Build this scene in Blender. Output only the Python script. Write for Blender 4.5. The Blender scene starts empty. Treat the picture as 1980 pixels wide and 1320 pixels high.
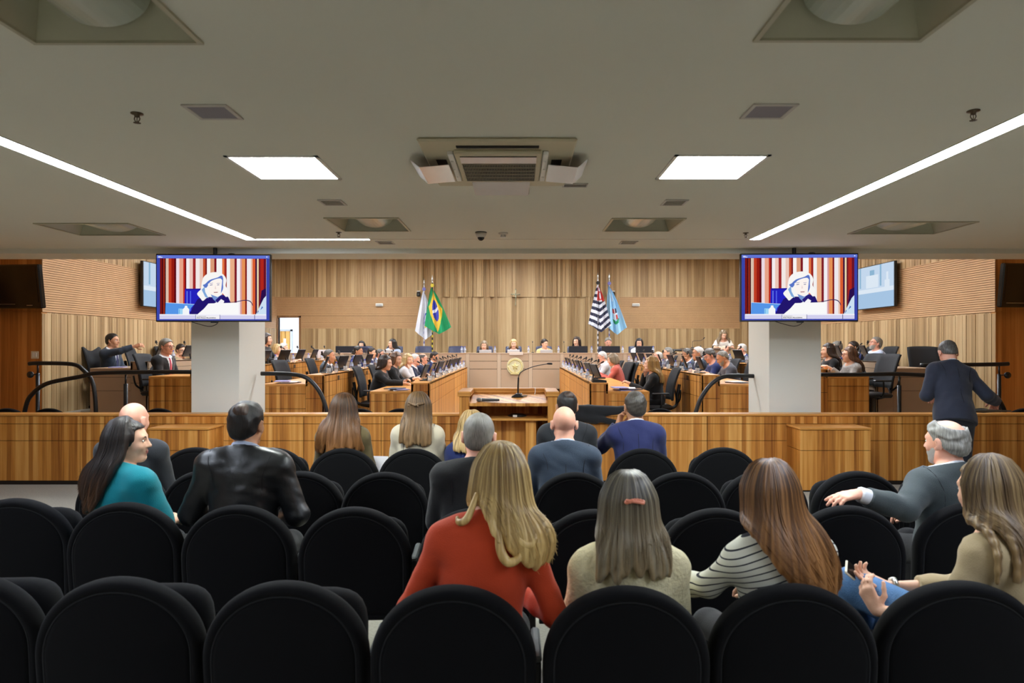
import bpy, math, random
import numpy as np
from mathutils import Vector, Matrix, Euler
R = math.radians
random.seed(7)
SC = bpy.context.scene
COL = SC.collection
EYE, F, VX, VY = 1.65, 1320.0, 1003.0, 668.0      # camera height, focal length and vanishing point in photo pixels

def at(px, py, D):                                 # the world point that stands at depth D behind a photo pixel
    return Vector(((px - VX) * D / F, D, EYE - (py - VY) * D / F))
def X_at(px, D): return (px - VX) * D / F
def Z_at(py, D): return EYE - (py - VY) * D / F

# ------------------------------------------------------------------ materials
MATS = {}
def _new(name):
    m = bpy.data.materials.new(name); m.use_nodes = True
    nt = m.node_tree
    return m, nt, nt.nodes['Principled BSDF']
def lin(c):                                        # sRGB 0-255 to linear
    return tuple(((v / 255) / 12.92 if v / 255 <= 0.04045 else ((v / 255 + 0.055) / 1.055) ** 2.4) for v in c) + (1.0,)
def mat(name, rgb, rough=0.6, metal=0.0, spec=0.5, bump=0.0, bscale=40.0, vary=0.0, vscale=6.0, sheen=0.0, trans=0.0, alpha=1.0):
    if name in MATS: return MATS[name]
    m, nt, b = _new(name)
    col = lin(rgb)
    b.inputs['Base Color'].default_value = col
    b.inputs['Roughness'].default_value = rough
    b.inputs['Metallic'].default_value = metal
    b.inputs['Specular IOR Level'].default_value = spec
    if sheen: b.inputs['Sheen Weight'].default_value = sheen
    if trans: b.inputs['Transmission Weight'].default_value = trans
    if alpha < 1: b.inputs['Alpha'].default_value = alpha
    tc = nt.nodes.new('ShaderNodeTexCoord')
    if vary:
        n = nt.nodes.new('ShaderNodeTexNoise'); n.inputs['Scale'].default_value = vscale; n.inputs['Detail'].default_value = 4
        nt.links.new(tc.outputs['Object'], n.inputs['Vector'])
        r = nt.nodes.new('ShaderNodeMapRange'); r.inputs['From Min'].default_value = .3; r.inputs['From Max'].default_value = .7
        r.inputs['To Min'].default_value = 1 - vary; r.inputs['To Max'].default_value = 1 + vary
        nt.links.new(n.outputs['Fac'], r.inputs['Value'])
        mx = nt.nodes.new('ShaderNodeVectorMath'); mx.operation = 'SCALE'; mx.inputs[0].default_value = col[:3]
        nt.links.new(r.outputs['Result'], mx.inputs['Scale']); nt.links.new(mx.outputs['Vector'], b.inputs['Base Color'])
    if bump:
        n2 = nt.nodes.new('ShaderNodeTexNoise'); n2.inputs['Scale'].default_value = bscale; n2.inputs['Detail'].default_value = 3
        nt.links.new(tc.outputs['Object'], n2.inputs['Vector'])
        bp = nt.nodes.new('ShaderNodeBump'); bp.inputs['Strength'].default_value = bump; bp.inputs['Distance'].default_value = .01
        nt.links.new(n2.outputs['Fac'], bp.inputs['Height']); nt.links.new(bp.outputs['Normal'], b.inputs['Normal'])
    MATS[name] = m
    return m
def emit(name, rgb, strength):
    if name in MATS: return MATS[name]
    m = bpy.data.materials.new(name); m.use_nodes = True
    nt = m.node_tree; nt.nodes.clear()
    e = nt.nodes.new('ShaderNodeEmission'); o = nt.nodes.new('ShaderNodeOutputMaterial')
    e.inputs['Color'].default_value = lin(rgb); e.inputs['Strength'].default_value = strength
    nt.links.new(e.outputs[0], o.inputs[0])
    MATS[name] = m
    return m
def wood(name, dark, mid, light, strip=16.0, grain=1.0, rough=0.45, axis='xy'):
    """vertical-grain veneer: random tone per narrow strip plus long fibres"""
    if name in MATS: return MATS[name]
    m, nt, b = _new(name)
    N, Lk = nt.nodes.new, nt.links.new
    tc = N('ShaderNodeTexCoord'); sep = N('ShaderNodeSeparateXYZ'); Lk(tc.outputs['Object'], sep.inputs[0])
    ad = N('ShaderNodeMath'); ad.operation = 'ADD'
    if axis == 'xy': Lk(sep.outputs['X'], ad.inputs[0]); Lk(sep.outputs['Y'], ad.inputs[1])
    else: Lk(sep.outputs['Z'], ad.inputs[0]); ad.inputs[1].default_value = 0
    ml = N('ShaderNodeMath'); ml.operation = 'MULTIPLY'; Lk(ad.outputs[0], ml.inputs[0]); ml.inputs[1].default_value = strip
    fl = N('ShaderNodeMath'); fl.operation = 'FLOOR'; Lk(ml.outputs[0], fl.inputs[0])
    wn = N('ShaderNodeTexWhiteNoise'); wn.noise_dimensions = '1D'; Lk(fl.outputs[0], wn.inputs['W'])
    mp = N('ShaderNodeMapping'); mp.inputs['Scale'].default_value = (34, 34, 1.1) if axis == 'xy' else (1.1, 1.1, 34)
    Lk(tc.outputs['Object'], mp.inputs['Vector'])
    nz = N('ShaderNodeTexNoise'); nz.inputs['Scale'].default_value = 1.0; nz.inputs['Detail'].default_value = 5; Lk(mp.outputs[0], nz.inputs['Vector'])
    a = N('ShaderNodeMath'); a.operation = 'MULTIPLY_ADD'; Lk(wn.outputs['Value'], a.inputs[0]); a.inputs[1].default_value = .5
    g = N('ShaderNodeMath'); g.operation = 'MULTIPLY_ADD'; Lk(nz.outputs['Fac'], g.inputs[0]); g.inputs[1].default_value = grain; g.inputs[2].default_value = -.5 * grain + .25
    Lk(g.outputs[0], a.inputs[2])
    rp = N('ShaderNodeValToRGB'); e = rp.color_ramp.elements
    e[0].position = .1; e[0].color = lin(dark); e[1].position = .9; e[1].color = lin(light)
    q = rp.color_ramp.elements.new(.5); q.color = lin(mid)
    Lk(a.outputs[0], rp.inputs[0]); Lk(rp.outputs[0], b.inputs['Base Color'])
    b.inputs['Roughness'].default_value = rough
    b.inputs['Specular IOR Level'].default_value = .35
    MATS[name] = m
    return m
def hair_mat(name, root, tip=None, light=None, zr=(0, 1), rough=0.42, short=False):
    """streaky hair: noise drawn out along the strands, root to tip tone by height in the hair's own space"""
    if name in MATS: return MATS[name]
    m, nt, b = _new(name)
    N, Lk = nt.nodes.new, nt.links.new
    tip = tip or root; light = light or tuple(min(255, v * (1.18 if short else 1.45) + 6) for v in root)
    tc = N('ShaderNodeTexCoord')
    hc = N('ShaderNodeVectorMath'); hc.operation = 'SUBTRACT'; hc.name = 'HC'; hc.inputs[1].default_value = (0, .1, 0); Lk(tc.outputs['Object'], hc.inputs[0])
    s0 = N('ShaderNodeSeparateXYZ'); Lk(hc.outputs[0], s0.inputs[0])
    an = N('ShaderNodeMath'); an.operation = 'ARCTAN2'; ng = N('ShaderNodeMath'); ng.operation = 'MULTIPLY'; ng.inputs[1].default_value = -1; Lk(s0.outputs['Y'], ng.inputs[0]); Lk(s0.outputs['X'], an.inputs[0]); Lk(ng.outputs[0], an.inputs[1])
    am = N('ShaderNodeMath'); am.operation = 'MULTIPLY'; am.inputs[1].default_value = 34 if short else 13; Lk(an.outputs[0], am.inputs[0])
    ln_ = N('ShaderNodeVectorMath'); ln_.operation = 'LENGTH'; Lk(hc.outputs[0], ln_.inputs[0])
    l2 = N('ShaderNodeMath'); l2.operation = 'MULTIPLY'; l2.inputs[1].default_value = 20 if short else 2; Lk(ln_.outputs['Value'], l2.inputs[0])
    z2 = N('ShaderNodeMath'); z2.operation = 'MULTIPLY'; z2.inputs[1].default_value = 26 if short else 2.2; Lk(s0.outputs['Z'], z2.inputs[0])
    mp = N('ShaderNodeCombineXYZ'); Lk(am.outputs[0], mp.inputs[0]); Lk(l2.outputs[0], mp.inputs[1]); Lk(z2.outputs[0], mp.inputs[2])
    nz = N('ShaderNodeTexNoise'); nz.inputs['Detail'].default_value = 2.5; nz.inputs['Scale'].default_value = 1; nz.inputs['Distortion'].default_value = .1
    Lk(mp.outputs[0], nz.inputs['Vector'])
    sep = N('ShaderNodeSeparateXYZ'); Lk(tc.outputs['Object'], sep.inputs[0])
    mr = N('ShaderNodeMapRange'); Lk(sep.outputs['Z'], mr.inputs['Value'])
    mr.inputs['From Min'].default_value = zr[0]; mr.inputs['From Max'].default_value = zr[1]
    m1 = N('ShaderNodeMix'); m1.data_type = 'RGBA'; m1.inputs['A'].default_value = lin(tip); m1.inputs['B'].default_value = lin(root)
    Lk(mr.outputs[0], m1.inputs['Factor'])
    r2 = N('ShaderNodeMapRange'); Lk(nz.outputs['Fac'], r2.inputs['Value']); r2.inputs['From Min'].default_value = .45; r2.inputs['From Max'].default_value = .72
    m2 = N('ShaderNodeMix'); m2.data_type = 'RGBA'; Lk(m1.outputs['Result'], m2.inputs['A']); m2.inputs['B'].default_value = lin(light)
    Lk(r2.outputs[0], m2.inputs['Factor']); 
    r3 = N('ShaderNodeMapRange'); Lk(nz.outputs['Fac'], r3.inputs['Value']); r3.inputs['From Min'].default_value = .3; r3.inputs['From Max'].default_value = .5; r3.inputs['To Min'].default_value = .72 if short else .55
    m3 = N('ShaderNodeVectorMath'); m3.operation = 'SCALE'; Lk(m2.outputs['Result'], m3.inputs[0]); Lk(r3.outputs[0], m3.inputs['Scale'])
    Lk(m3.outputs[0], b.inputs['Base Color'])
    b.inputs['Roughness'].default_value = rough; b.inputs['Specular IOR Level'].default_value = .45
    bp = N('ShaderNodeBump'); bp.inputs['Strength'].default_value = .5; bp.inputs['Distance'].default_value = .005
    Lk(nz.outputs['Fac'], bp.inputs['Height']); Lk(bp.outputs['Normal'], b.inputs['Normal'])
    MATS[name] = m
    return m

# ------------------------------------------------------------------ objects
def tag(o, label=None, cat=None, group=None, kind=None):
    if label: o['label'] = label
    if cat: o['category'] = cat
    if group: o['group'] = group
    if kind: o['kind'] = kind
    return o
def thing(name, label, cat, loc=(0, 0, 0), rz=0.0, group=None):
    o = bpy.data.objects.new(name, None); COL.objects.link(o)
    o.empty_display_size = .1
    o.location = loc; o.rotation_euler = (0, 0, rz)
    return tag(o, label, cat, group)
def mesh_obj(name, verts, faces, m, parent=None, smooth=False, mi=None, loc=None):
    me = bpy.data.meshes.new(name)
    if isinstance(verts, np.ndarray):
        nf = len(faces); k = faces.shape[1]
        me.vertices.add(len(verts)); me.vertices.foreach_set('co', verts.astype(np.float32).ravel())
        me.loops.add(nf * k); me.loops.foreach_set('vertex_index', faces.astype(np.int32).ravel())
        me.polygons.add(nf); me.polygons.foreach_set('loop_start', np.arange(0, nf * k, k, dtype=np.int32))
        try: me.polygons.foreach_set('loop_total', np.full(nf, k, dtype=np.int32))
        except Exception: pass
        me.update(calc_edges=True)
    else:
        me.from_pydata([tuple(v) for v in verts], [], faces)
    for x in (m if isinstance(m, (list, tuple)) else [m]): me.materials.append(x)
    if mi is not None: me.polygons.foreach_set('material_index', np.asarray(mi, dtype=np.int32))
    me.polygons.foreach_set('use_smooth', np.full(len(me.polygons), bool(smooth)))
    me.validate(); me.update()
    o = bpy.data.objects.new(name, me); COL.objects.link(o)
    if parent: o.parent = parent
    if loc is not None: o.location = loc
    return o
def dup(root, loc, rz=None, label=None, group=None):
    r = root.copy(); COL.objects.link(r); r.location = loc
    if rz is not None: r.rotation_euler = (0, 0, rz)
    if label: r['label'] = label
    if group: r['group'] = group
    for ch in list(root.children):
        c = ch.copy(); COL.objects.link(c); c.parent = r
        for g in list(ch.children):
            d = g.copy(); COL.objects.link(d); d.parent = c
    return r

class MB:
    """collects shapes into one mesh"""
    def __init__(s): s.v, s.f, s.i, s.cur = [], [], [], 0
    def mi(s, k): s.cur = k; return s
    def add(s, vs, fs):
        b = len(s.v); s.v += [tuple(v) for v in vs]
        for f in fs: s.f.append(tuple(b + k for k in f)); s.i.append(s.cur)
        return s
    def box(s, x0, x1, y0, y1, z0, z1, M=None):
        vs = [Vector((x, y, z)) for z in (z0, z1) for y in (y0, y1) for x in (x0, x1)]
        if M is not None: vs = [M @ v for v in vs]
        return s.add(vs, [(0, 2, 3, 1), (4, 5, 7, 6), (0, 1, 5, 4), (1, 3, 7, 5), (3, 2, 6, 7), (2, 0, 4, 6)])
    def bbox(s, x0, x1, y0, y1, z0, z1, r=.006, M=None):
        """box with chamfered edges"""
        r = min(r, (x1 - x0) * .45, (y1 - y0) * .45, (z1 - z0) * .45)
        vs = []
        for z, q in ((z0, 1), (z0 + r, 0), (z1 - r, 0), (z1, 1)):
            i = r if q else 0
            a, b_, c, d = x0 + i, x1 - i, y0 + i, y1 - i
            e = 0 if q else r
            vs += [(a + e, c, z), (b_ - e, c, z), (b_, c + e, z), (b_, d - e, z), (b_ - e, d, z), (a + e, d, z), (a, d - e, z), (a, c + e, z)]
        vs = [Vector(v) for v in vs]
        if M is not None: vs = [M @ v for v in vs]
        fs = [tuple(range(7, -1, -1)), tuple(range(24, 32))]
        for L in range(3):
            for k in range(8): fs.append((L * 8 + k, L * 8 + (k + 1) % 8, L * 8 + 8 + (k + 1) % 8, L * 8 + 8 + k))
        return s.add(vs, fs)
    def prism(s, pts, y0, y1, axis='y'):
        """outline pts (a,b) extruded along an axis; a,b are x,z for y; y,z for x; x,y for z"""
        n = len(pts)
        mk = {'y': lambda a, b, t: (a, t, b), 'x': lambda a, b, t: (t, a, b), 'z': lambda a, b, t: (a, b, t)}[axis]
        vs = [mk(a, b, y0) for a, b in pts] + [mk(a, b, y1) for a, b in pts]
        return s.add(vs, [tuple(range(n)), tuple(range(2 * n - 1, n - 1, -1))] + [(k, n + k, n + (k + 1) % n, (k + 1) % n) for k in range(n)])
    def tube(s, pts, r, n=10, cap=True):
        pts = [Vector(p) for p in pts]
        rs = r if isinstance(r, (list, tuple)) else [r] * len(pts)
        rings = []; up = None
        for k, p in enumerate(pts):
            t = (pts[min(k + 1, len(pts) - 1)] - pts[max(k - 1, 0)])
            t = t.normalized() if t.length > 1e-9 else Vector((0, 0, 1))
            if up is None: up = Vector((0, 0, 1)) if abs(t.z) < .9 else Vector((1, 0, 0))
            a = t.cross(up).normalized(); up = a.cross(t).normalized()
            rings.append([p + (a * math.cos(2 * math.pi * j / n) + up * math.sin(2 * math.pi * j / n)) * rs[k] for j in range(n)])
        vs = [v for q in rings for v in q]; fs = []
        for k in range(len(pts) - 1):
            for j in range(n): fs.append((k * n + j, k * n + (j + 1) % n, (k + 1) * n + (j + 1) % n, (k + 1) * n + j))
        if cap: fs += [tuple(range(n - 1, -1, -1)), tuple(range((len(pts) - 1) * n, len(pts) * n))]
        return s.add(vs, fs)
    def lathe(s, prof, c=(0, 0, 0), n=20, axis='z'):
        vs = []; c = Vector(c)
        for r, h in prof:
            for j in range(n):
                x, y = r * math.cos(2 * math.pi * j / n), r * math.sin(2 * math.pi * j / n)
                vs.append(c + (Vector((x, y, h)) if axis == 'z' else Vector((x, -h, y)) if axis == 'y' else Vector((h, x, y))))
        fs = []
        for k in range(len(prof) - 1):
            for j in range(n): fs.append((k * n + j, k * n + (j + 1) % n, (k + 1) * n + (j + 1) % n, (k + 1) * n + j))
        fs += [tuple(range(n - 1, -1, -1)), tuple(range((len(prof) - 1) * n, len(prof) * n))]
        return s.add(vs, fs)
    def ball(s, c, r, n=10, M=None):
        c = Vector(c); r = Vector((r, r, r)) if not hasattr(r, '__len__') else Vector(r)
        vs = []
        for a in range(1, n):
            th = math.pi * a / n
            for j in range(2 * n):
                ph = math.pi * j / n
                vs.append(Vector((r.x * math.sin(th) * math.cos(ph), r.y * math.sin(th) * math.sin(ph), r.z * math.cos(th))))
        vs += [Vector((0, 0, r.z)), Vector((0, 0, -r.z))]
        vs = [(M @ v if M is not None else v) + c for v in vs]
        m = 2 * n; fs = []
        for a in range(n - 2):
            for j in range(m): fs.append((a * m + j, (a + 1) * m + j, (a + 1) * m + (j + 1) % m, a * m + (j + 1) % m))
        T = len(vs) - 2
        for j in range(m):
            fs.append((T, j, (j + 1) % m)); fs.append((T + 1, (n - 2) * m + (j + 1) % m, (n - 2) * m + j))
        return s.add(vs, fs)
    def quad(s, a, b, c, d): return s.add([a, b, c, d], [(0, 1, 2, 3)])
    def build(s, name, m, parent=None, smooth=False, loc=None):
        return mesh_obj(name, s.v, s.f, m, parent, smooth, s.i if isinstance(m, (list, tuple)) else None, loc)
def autosmooth(o, deg=35):
    me = o.data
    me.polygons.foreach_set('use_smooth', np.full(len(me.polygons), True))
    try: me.set_sharp_from_angle(angle=R(deg))
    except Exception: pass
    return o
def arc_pts(pts, n=8):
    """Catmull-Rom through pts"""
    P = [Vector(p) for p in pts]; out = []
    for i in range(len(P) - 1):
        a, b, c, d = P[max(i - 1, 0)], P[i], P[i + 1], P[min(i + 2, len(P) - 1)]
        for k in range(n):
            t = k / n
            out.append(.5 * ((2 * b) + (c - a) * t + (2 * a - 5 * b + 4 * c - d) * t * t + (3 * b - a - 3 * c + d) * t ** 3))
    out.append(P[-1])
    return out
ORD = 'first second third fourth fifth sixth seventh eighth ninth tenth eleventh twelfth'.split()
# ------------------------------------------------------------------ implicit-surface modelling (people, clothes, hair)
import openvdb
def V3(*a): return np.array(a, dtype=np.float64)
def prim_d(p, P):
    """distance of points P (x,y,z arrays) to one primitive"""
    t = p[0]
    x, y, z = P
    if t in ('rc', 'rcc'):
        a, b, ra, rb = p[1:5]; ba = b - a; L2 = max(float(ba @ ba), 1e-9)
        px, py, pz = x - a[0], y - a[1], z - a[2]
        h = (px * ba[0] + py * ba[1] + pz * ba[2]) / L2
        hc = np.clip(h, 0, 1)
        d = np.sqrt((px - hc * ba[0]) ** 2 + (py - hc * ba[1]) ** 2 + (pz - hc * ba[2]) ** 2) - (ra + (rb - ra) * hc)
        if t == 'rcc': d = np.maximum(d, (h - 1) * math.sqrt(L2))
        return d
    if t == 'el':
        c, r, M = p[1:4]
        px, py, pz = x - c[0], y - c[1], z - c[2]
        if M is not None:
            px, py, pz = (M[0, 0] * px + M[1, 0] * py + M[2, 0] * pz, M[0, 1] * px + M[1, 1] * py + M[2, 1] * pz, M[0, 2] * px + M[1, 2] * py + M[2, 2] * pz)
        k0 = np.sqrt((px / r[0]) ** 2 + (py / r[1]) ** 2 + (pz / r[2]) ** 2)
        k1 = np.sqrt((px / r[0] ** 2) ** 2 + (py / r[1] ** 2) ** 2 + (pz / r[2] ** 2) ** 2)
        return k0 * (k0 - 1) / np.maximum(k1, 1e-6)
def prim_box(p, pad):
    if p[0] in ('rc', 'rcc'):
        a, b, ra, rb = p[1:5]; r = max(ra, rb) + pad
        return np.minimum(a, b) - r, np.maximum(a, b) + r
    c, r, M = p[1:4]; m = (np.max(r) if M is not None else np.asarray(r)) + pad
    return c - m, c + m
def smin(a, b, k):
    if k <= 0: return np.minimum(a, b)
    h = np.maximum(k - np.abs(a - b), 0) / k
    return np.minimum(a, b) - h * h * k * .25
def pt_sdf(prims, P):
    d = np.full(P.shape[1], 9.0)
    for p, k in prims: d = smin(d, prim_d(p, P), k)
    return d
def sdf_mesh(prims, h, cuts=(), subs=(), noise=None):
    """prims: [(prim, k)], subs: [(prim, k)] smoothly removed, cuts: functions f(x,y,z) kept where <= 0"""
    lo = np.min([prim_box(p, 0)[0] for p, k in prims], 0) - 3 * h
    hi = np.max([prim_box(p, 0)[1] for p, k in prims], 0) + 3 * h
    n = np.ceil((hi - lo) / h).astype(int) + 1
    ax = [lo[i] + h * np.arange(n[i]) for i in range(3)]
    f = np.full(tuple(n), .2, dtype=np.float32)
    def region(p, pad):
        a, b = prim_box(p, pad)
        s = [max(0, int((a[i] - lo[i]) / h)) for i in range(3)]; e = [min(n[i], int((b[i] - lo[i]) / h) + 2) for i in range(3)]
        sl = tuple(slice(s[i], e[i]) for i in range(3))
        P = (ax[0][sl[0]][:, None, None], ax[1][sl[1]][None, :, None], ax[2][sl[2]][None, None, :])
        return sl, P
    for p, k in prims:
        sl, P = region(p, k + 3 * h)
        f[sl] = smin(f[sl], prim_d(p, P).astype(np.float32), k)
    for p, k in subs:
        sl, P = region(p, k + 3 * h)
        f[sl] = -smin(-f[sl], prim_d(p, P).astype(np.float32), k)
    P = (ax[0][:, None, None], ax[1][None, :, None], ax[2][None, None, :])
    if noise is not None: f += noise(*P).astype(np.float32)
    for c in cuts: f = np.maximum(f, c(*P).astype(np.float32))
    f[0], f[-1], f[:, 0], f[:, -1], f[:, :, 0], f[:, :, -1] = .2, .2, .2, .2, .2, .2
    g = openvdb.FloatGrid(.2); g.copyFromArray(np.ascontiguousarray(f))
    pts, quads = g.convertToQuads(0.0)
    return (np.asarray(pts) * h + lo), np.asarray(quads)[:, ::-1]
def wrinkle(amp, sc=1.0, seed=0):
    rs = np.random.RandomState(seed)
    W = [(rs.normal(size=3) * 16 * sc, rs.uniform(0, 6.3), rs.uniform(.4, 1)) for _ in range(5)]
    def fn(x, y, z):
        s = 0
        for w, ph, a in W: s = s + a * np.sin(w[0] * x + w[1] * y + w[2] * z + ph + .8 * np.sin(21 * sc * z + 9 * x + ph))
        return amp * s / 2.5
    return fn

SKIN = {'fair': (226, 178, 150), 'pink': (224, 166, 142), 'tan': (200, 146, 112), 'olive': (190, 138, 104)}
def skin(k): return mat('skin_' + k, SKIN[k], rough=.48, spec=.4, vary=.08, vscale=18, bump=.05, bscale=120)
def fabric(name, rgb, rough=.85, sheen=.15, bump=.25, bscale=260): return mat(name, rgb, rough=rough, sheen=sheen, bump=bump, bscale=bscale, vary=.06, vscale=9, spec=.25)

def euler_m(yaw=0, pitch=0, roll=0):
    """frame facing +Y; yaw>0 turns to -X (the person's own left), pitch>0 looks down, roll>0 tips to +X"""
    return np.array((Matrix.Rotation(R(yaw), 3, 'Z') @ Matrix.Rotation(R(-pitch), 3, 'X') @ Matrix.Rotation(R(roll), 3, 'Y')))

def person(label, loc, rz=0.0, T=1.27, sex='m', lean=4, side=0, head=(0, 0, 0), arms=('lap', 'lap'), outfit=None, hair=None, skn='fair', h=.011,
           legs='sit', face=True, hands=1.0, pelvis_z=.54, group=None, w=None, hoff=(0, 0), glasses=None, twist=0, beard=None, headscale=1.0, neckfwd=None):
    fem = sex == 'f'
    w = w or (.88 if fem else 1.0)
    hs = (.95 if fem else 1.0) * headscale
    root = thing('person', label, 'person', loc, rz, group)
    outfit = outfit or {}
    # --- joints
    P = V3(0, 0, pelvis_z)
    Rt = np.array(Matrix.Rotation(R(side), 3, 'Y') @ Matrix.Rotation(R(-lean), 3, 'X') @ Matrix.Rotation(R(twist), 3, 'Z'))
    r, f, u = Rt[:, 0], Rt[:, 1], Rt[:, 2]
    Rh = euler_m(*head)
    hu = Rh[:, 2]
    # head centre so that its crown lies at T
    Cz = T - .122 * hs * max(.6, hu[2]) - (.01 if hu[2] < .8 else 0)
    nl = .165 * hs
    L = (Cz - nl * (.75 * u[2] + .25 * hu[2]) - pelvis_z) / max(u[2], .5)
    Nk = P + u * L
    nf = .03 if neckfwd is None else neckfwd
    C = Nk + (u * .75 + hu * .25) * nl + f * nf + V3(hoff[0], hoff[1], 0)
    C[2] = Cz
    H = lambda x, y, z: C + Rh @ (V3(x, y, z) * hs)
    hel = lambda x, y, z, a, b, c, M=None: ('el', H(x, y, z), V3(a, b, c) * hs, Rh if M is None else Rh @ M)
    sw = .168 * w
    S = {1: Nk + r * sw - u * .055, -1: Nk - r * sw - u * .055}
    # --- torso
    def torso(o, fat=1.0):
        return [(('el', P + u * .02, V3(.172 * w + o, .125 * fat + o, .14 + o), Rt), .03),
                (('el', P + u * L * .34, V3(.148 * w + o, .108 * fat + o, .19 + o), Rt), .06),
                (('el', P + u * L * .68 + f * .005, V3(.163 * w + o, .108 * fat + o, .185 + o), Rt), .06),
                (('rc', S[-1] - u * .008 + r * .01, S[1] - u * .008 - r * .01, .056 * w + o, .056 * w + o), .07),
                (('rc', Nk + r * .02 + u * .02 - f * .01, S[1] + u * .008, .05 * w + o * .7, .045 * w + o), .05),
                (('rc', Nk - r * .02 + u * .02 - f * .01, S[-1] + u * .008, .05 * w + o * .7, .045 * w + o), .05)]
    nr = .047 if fem else .056
    nr *= hs
    neckp = [(('rc', Nk - u * .02, C + Rh @ V3(0, -.022, -.055) * hs, nr * 1.08, nr), .03)]
    # --- arms
    A = {}
    deskz = .815
    for sgn, spec in ((-1, arms[0]), (1, arms[1])):
        s = S[sgn]; hd = {}
        if isinstance(spec, dict): hd = spec; e, wr = V3(*spec['e']), V3(*spec['w'])
        elif spec == 'lap': e = s + r * sgn * .05 + V3(0, .07, -.25); wr = V3(sgn * .07, .31, pelvis_z + .11)
        elif spec == 'desk': e = s + r * sgn * .07 + V3(0, .15, -.20); wr = V3(sgn * .09, e[1] + .22, max(deskz, e[2] - .05))
        elif spec == 'wide': e = s + r * sgn * .16 + V3(0, .12, -.20); wr = V3(sgn * .04, e[1] + .2, max(deskz, e[2] - .05))
        elif spec == 'chin': e = s + V3(sgn * .02, .2, -.19); wr = H(sgn * .035, .085, -.15)
        elif spec == 'hang': e = s + r * sgn * .05 + V3(0, -.01, -.28); wr = e + V3(sgn * .01, .05, -.24)
        A[sgn] = (s, e, wr, hd)
    ab = .92 if fem else 1.0
    def arm(o, sgn, cuff=None, upto='hand'):
        s, e, wr, hd = A[sgn]
        out = [(('rc', s, e, .052 * ab * w + o, .041 * ab + o), .03)]
        if upto == 'elbow': return [(('rcc', s, s + (e - s) * .75, .056 * ab * w + o, .05 * ab + o), .03)]
        m = e + (wr - e) * .35
        if cuff is None: return out + [(('rc', e, m, .041 * ab + o, .039 * ab + o), .02), (('rc', m, wr, .039 * ab + o, .026 * ab + o), .02)]
        en = wr - (wr - e) / np.linalg.norm(wr - e) * cuff
        return out + [(('rc', e, m, .041 * ab + o, .04 * ab + o), .02), (('rcc', m, en, .04 * ab + o, .033 * ab + o), .02)]
    def hand(sgn):
        s, e, wr, hd = A[sgn]
        d = V3(*hd['d']) if 'd' in hd else (wr - e)
        d = d / np.linalg.norm(d)
        n = V3(*hd['n']) if 'n' in hd else V3(0, 0, -1) - d * (-d[2])    # palm normal
        n = n - d * (n @ d); n = n / max(np.linalg.norm(n), 1e-6)
        t = np.cross(n, d) * 1.0                                           # across the palm
        t = t / np.linalg.norm(t)
        th = -sgn if 'thumb' not in hd else hd['thumb']
        if V3(-sgn, 0, 0) @ t < 0 and 'thumb' not in hd and abs(t[0]) > .3: t = -t
        tt = t if 'thumb' not in hd else t * hd['thumb']
        cu = hd.get('curl', 28); q = .92 if fem else 1.02
        spread = hd.get('spread', 4)
        out = []; rr = .0088 * q + max(0, (h - .006) * .45)
        out.append((('rc', wr, wr + d * .03 * q, .024 * q, .022 * q), .015))
        for k, (off, ln, ba) in enumerate(((.027, .072, .088), (.009, .08, .092), (-.010, .074, .088), (-.027, .058, .078))):
            kn = wr + d * ba * q + tt * off * q
            out.append((('rc', wr + d * .02 * q + tt * off * .6 * q, kn, .0155 * q, .0115 * q), .012))
            ang = 0; p = kn; dd = d
            cc = cu[k] if isinstance(cu, (list, tuple)) else cu + 4 * k
            for sl in (.44, .32, .27):
                ang += R(cc)
                v = (d * math.cos(ang) + n * math.sin(ang)) + tt * math.sin(R(spread) * (1.5 - k) / 1.5)
                v /= np.linalg.norm(v)
                q2 = p + v * ln * sl * q
                out.append((('rc', p, q2, rr, rr * .9), .004)); p = q2
        b = wr + d * .022 * q + tt * .024 * q
        tv = d * .55 + tt * .75 + n * .35; tv /= np.linalg.norm(tv)
        b2 = b + tv * .042 * q
        tv2 = d * .9 + tt * .25 + n * .3; tv2 /= np.linalg.norm(tv2)
        b3 = b2 + tv2 * .03 * q; b4 = b3 + (tv2 + n * .2) * .024 * q
        out += [(('rc', b, b2, .014 * q, .0115 * q), .01), (('rc', b2, b3, rr * 1.15, rr * 1.08), .005), (('rc', b3, b4, rr * 1.08, rr * .9), .004)]
        return out
    # --- legs
    def leg(o, cut=False):
        out = []
        for sg in (-1, 1):
            hp = P + V3(sg * .088 * w, 0, -.02)
            if legs == 'sit': k = V3(sg * .11, .43, .47); an = V3(sg * .11, .46, .09)
            elif legs == 'stand': k = V3(sg * .095, .03, .49); an = V3(sg * .10, -.02, .09)
            else: k, an = V3(*legs[sg][0]), V3(*legs[sg][1])
            out += [(('rc', hp, k, .088 * w + o, .058 + o), .05), (('rc', k, k + (an - k) * .35, .056 + o, .056 + o), .03), (('rc', k + (an - k) * .35, an, .056 + o, .038 + o + (.022 if cut else 0)), .03)]
            if not cut: out.append((('rc', an + V3(0, -.03, -.045), an + V3(0, .15, -.06), .04, .03), .03))
        return out
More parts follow.
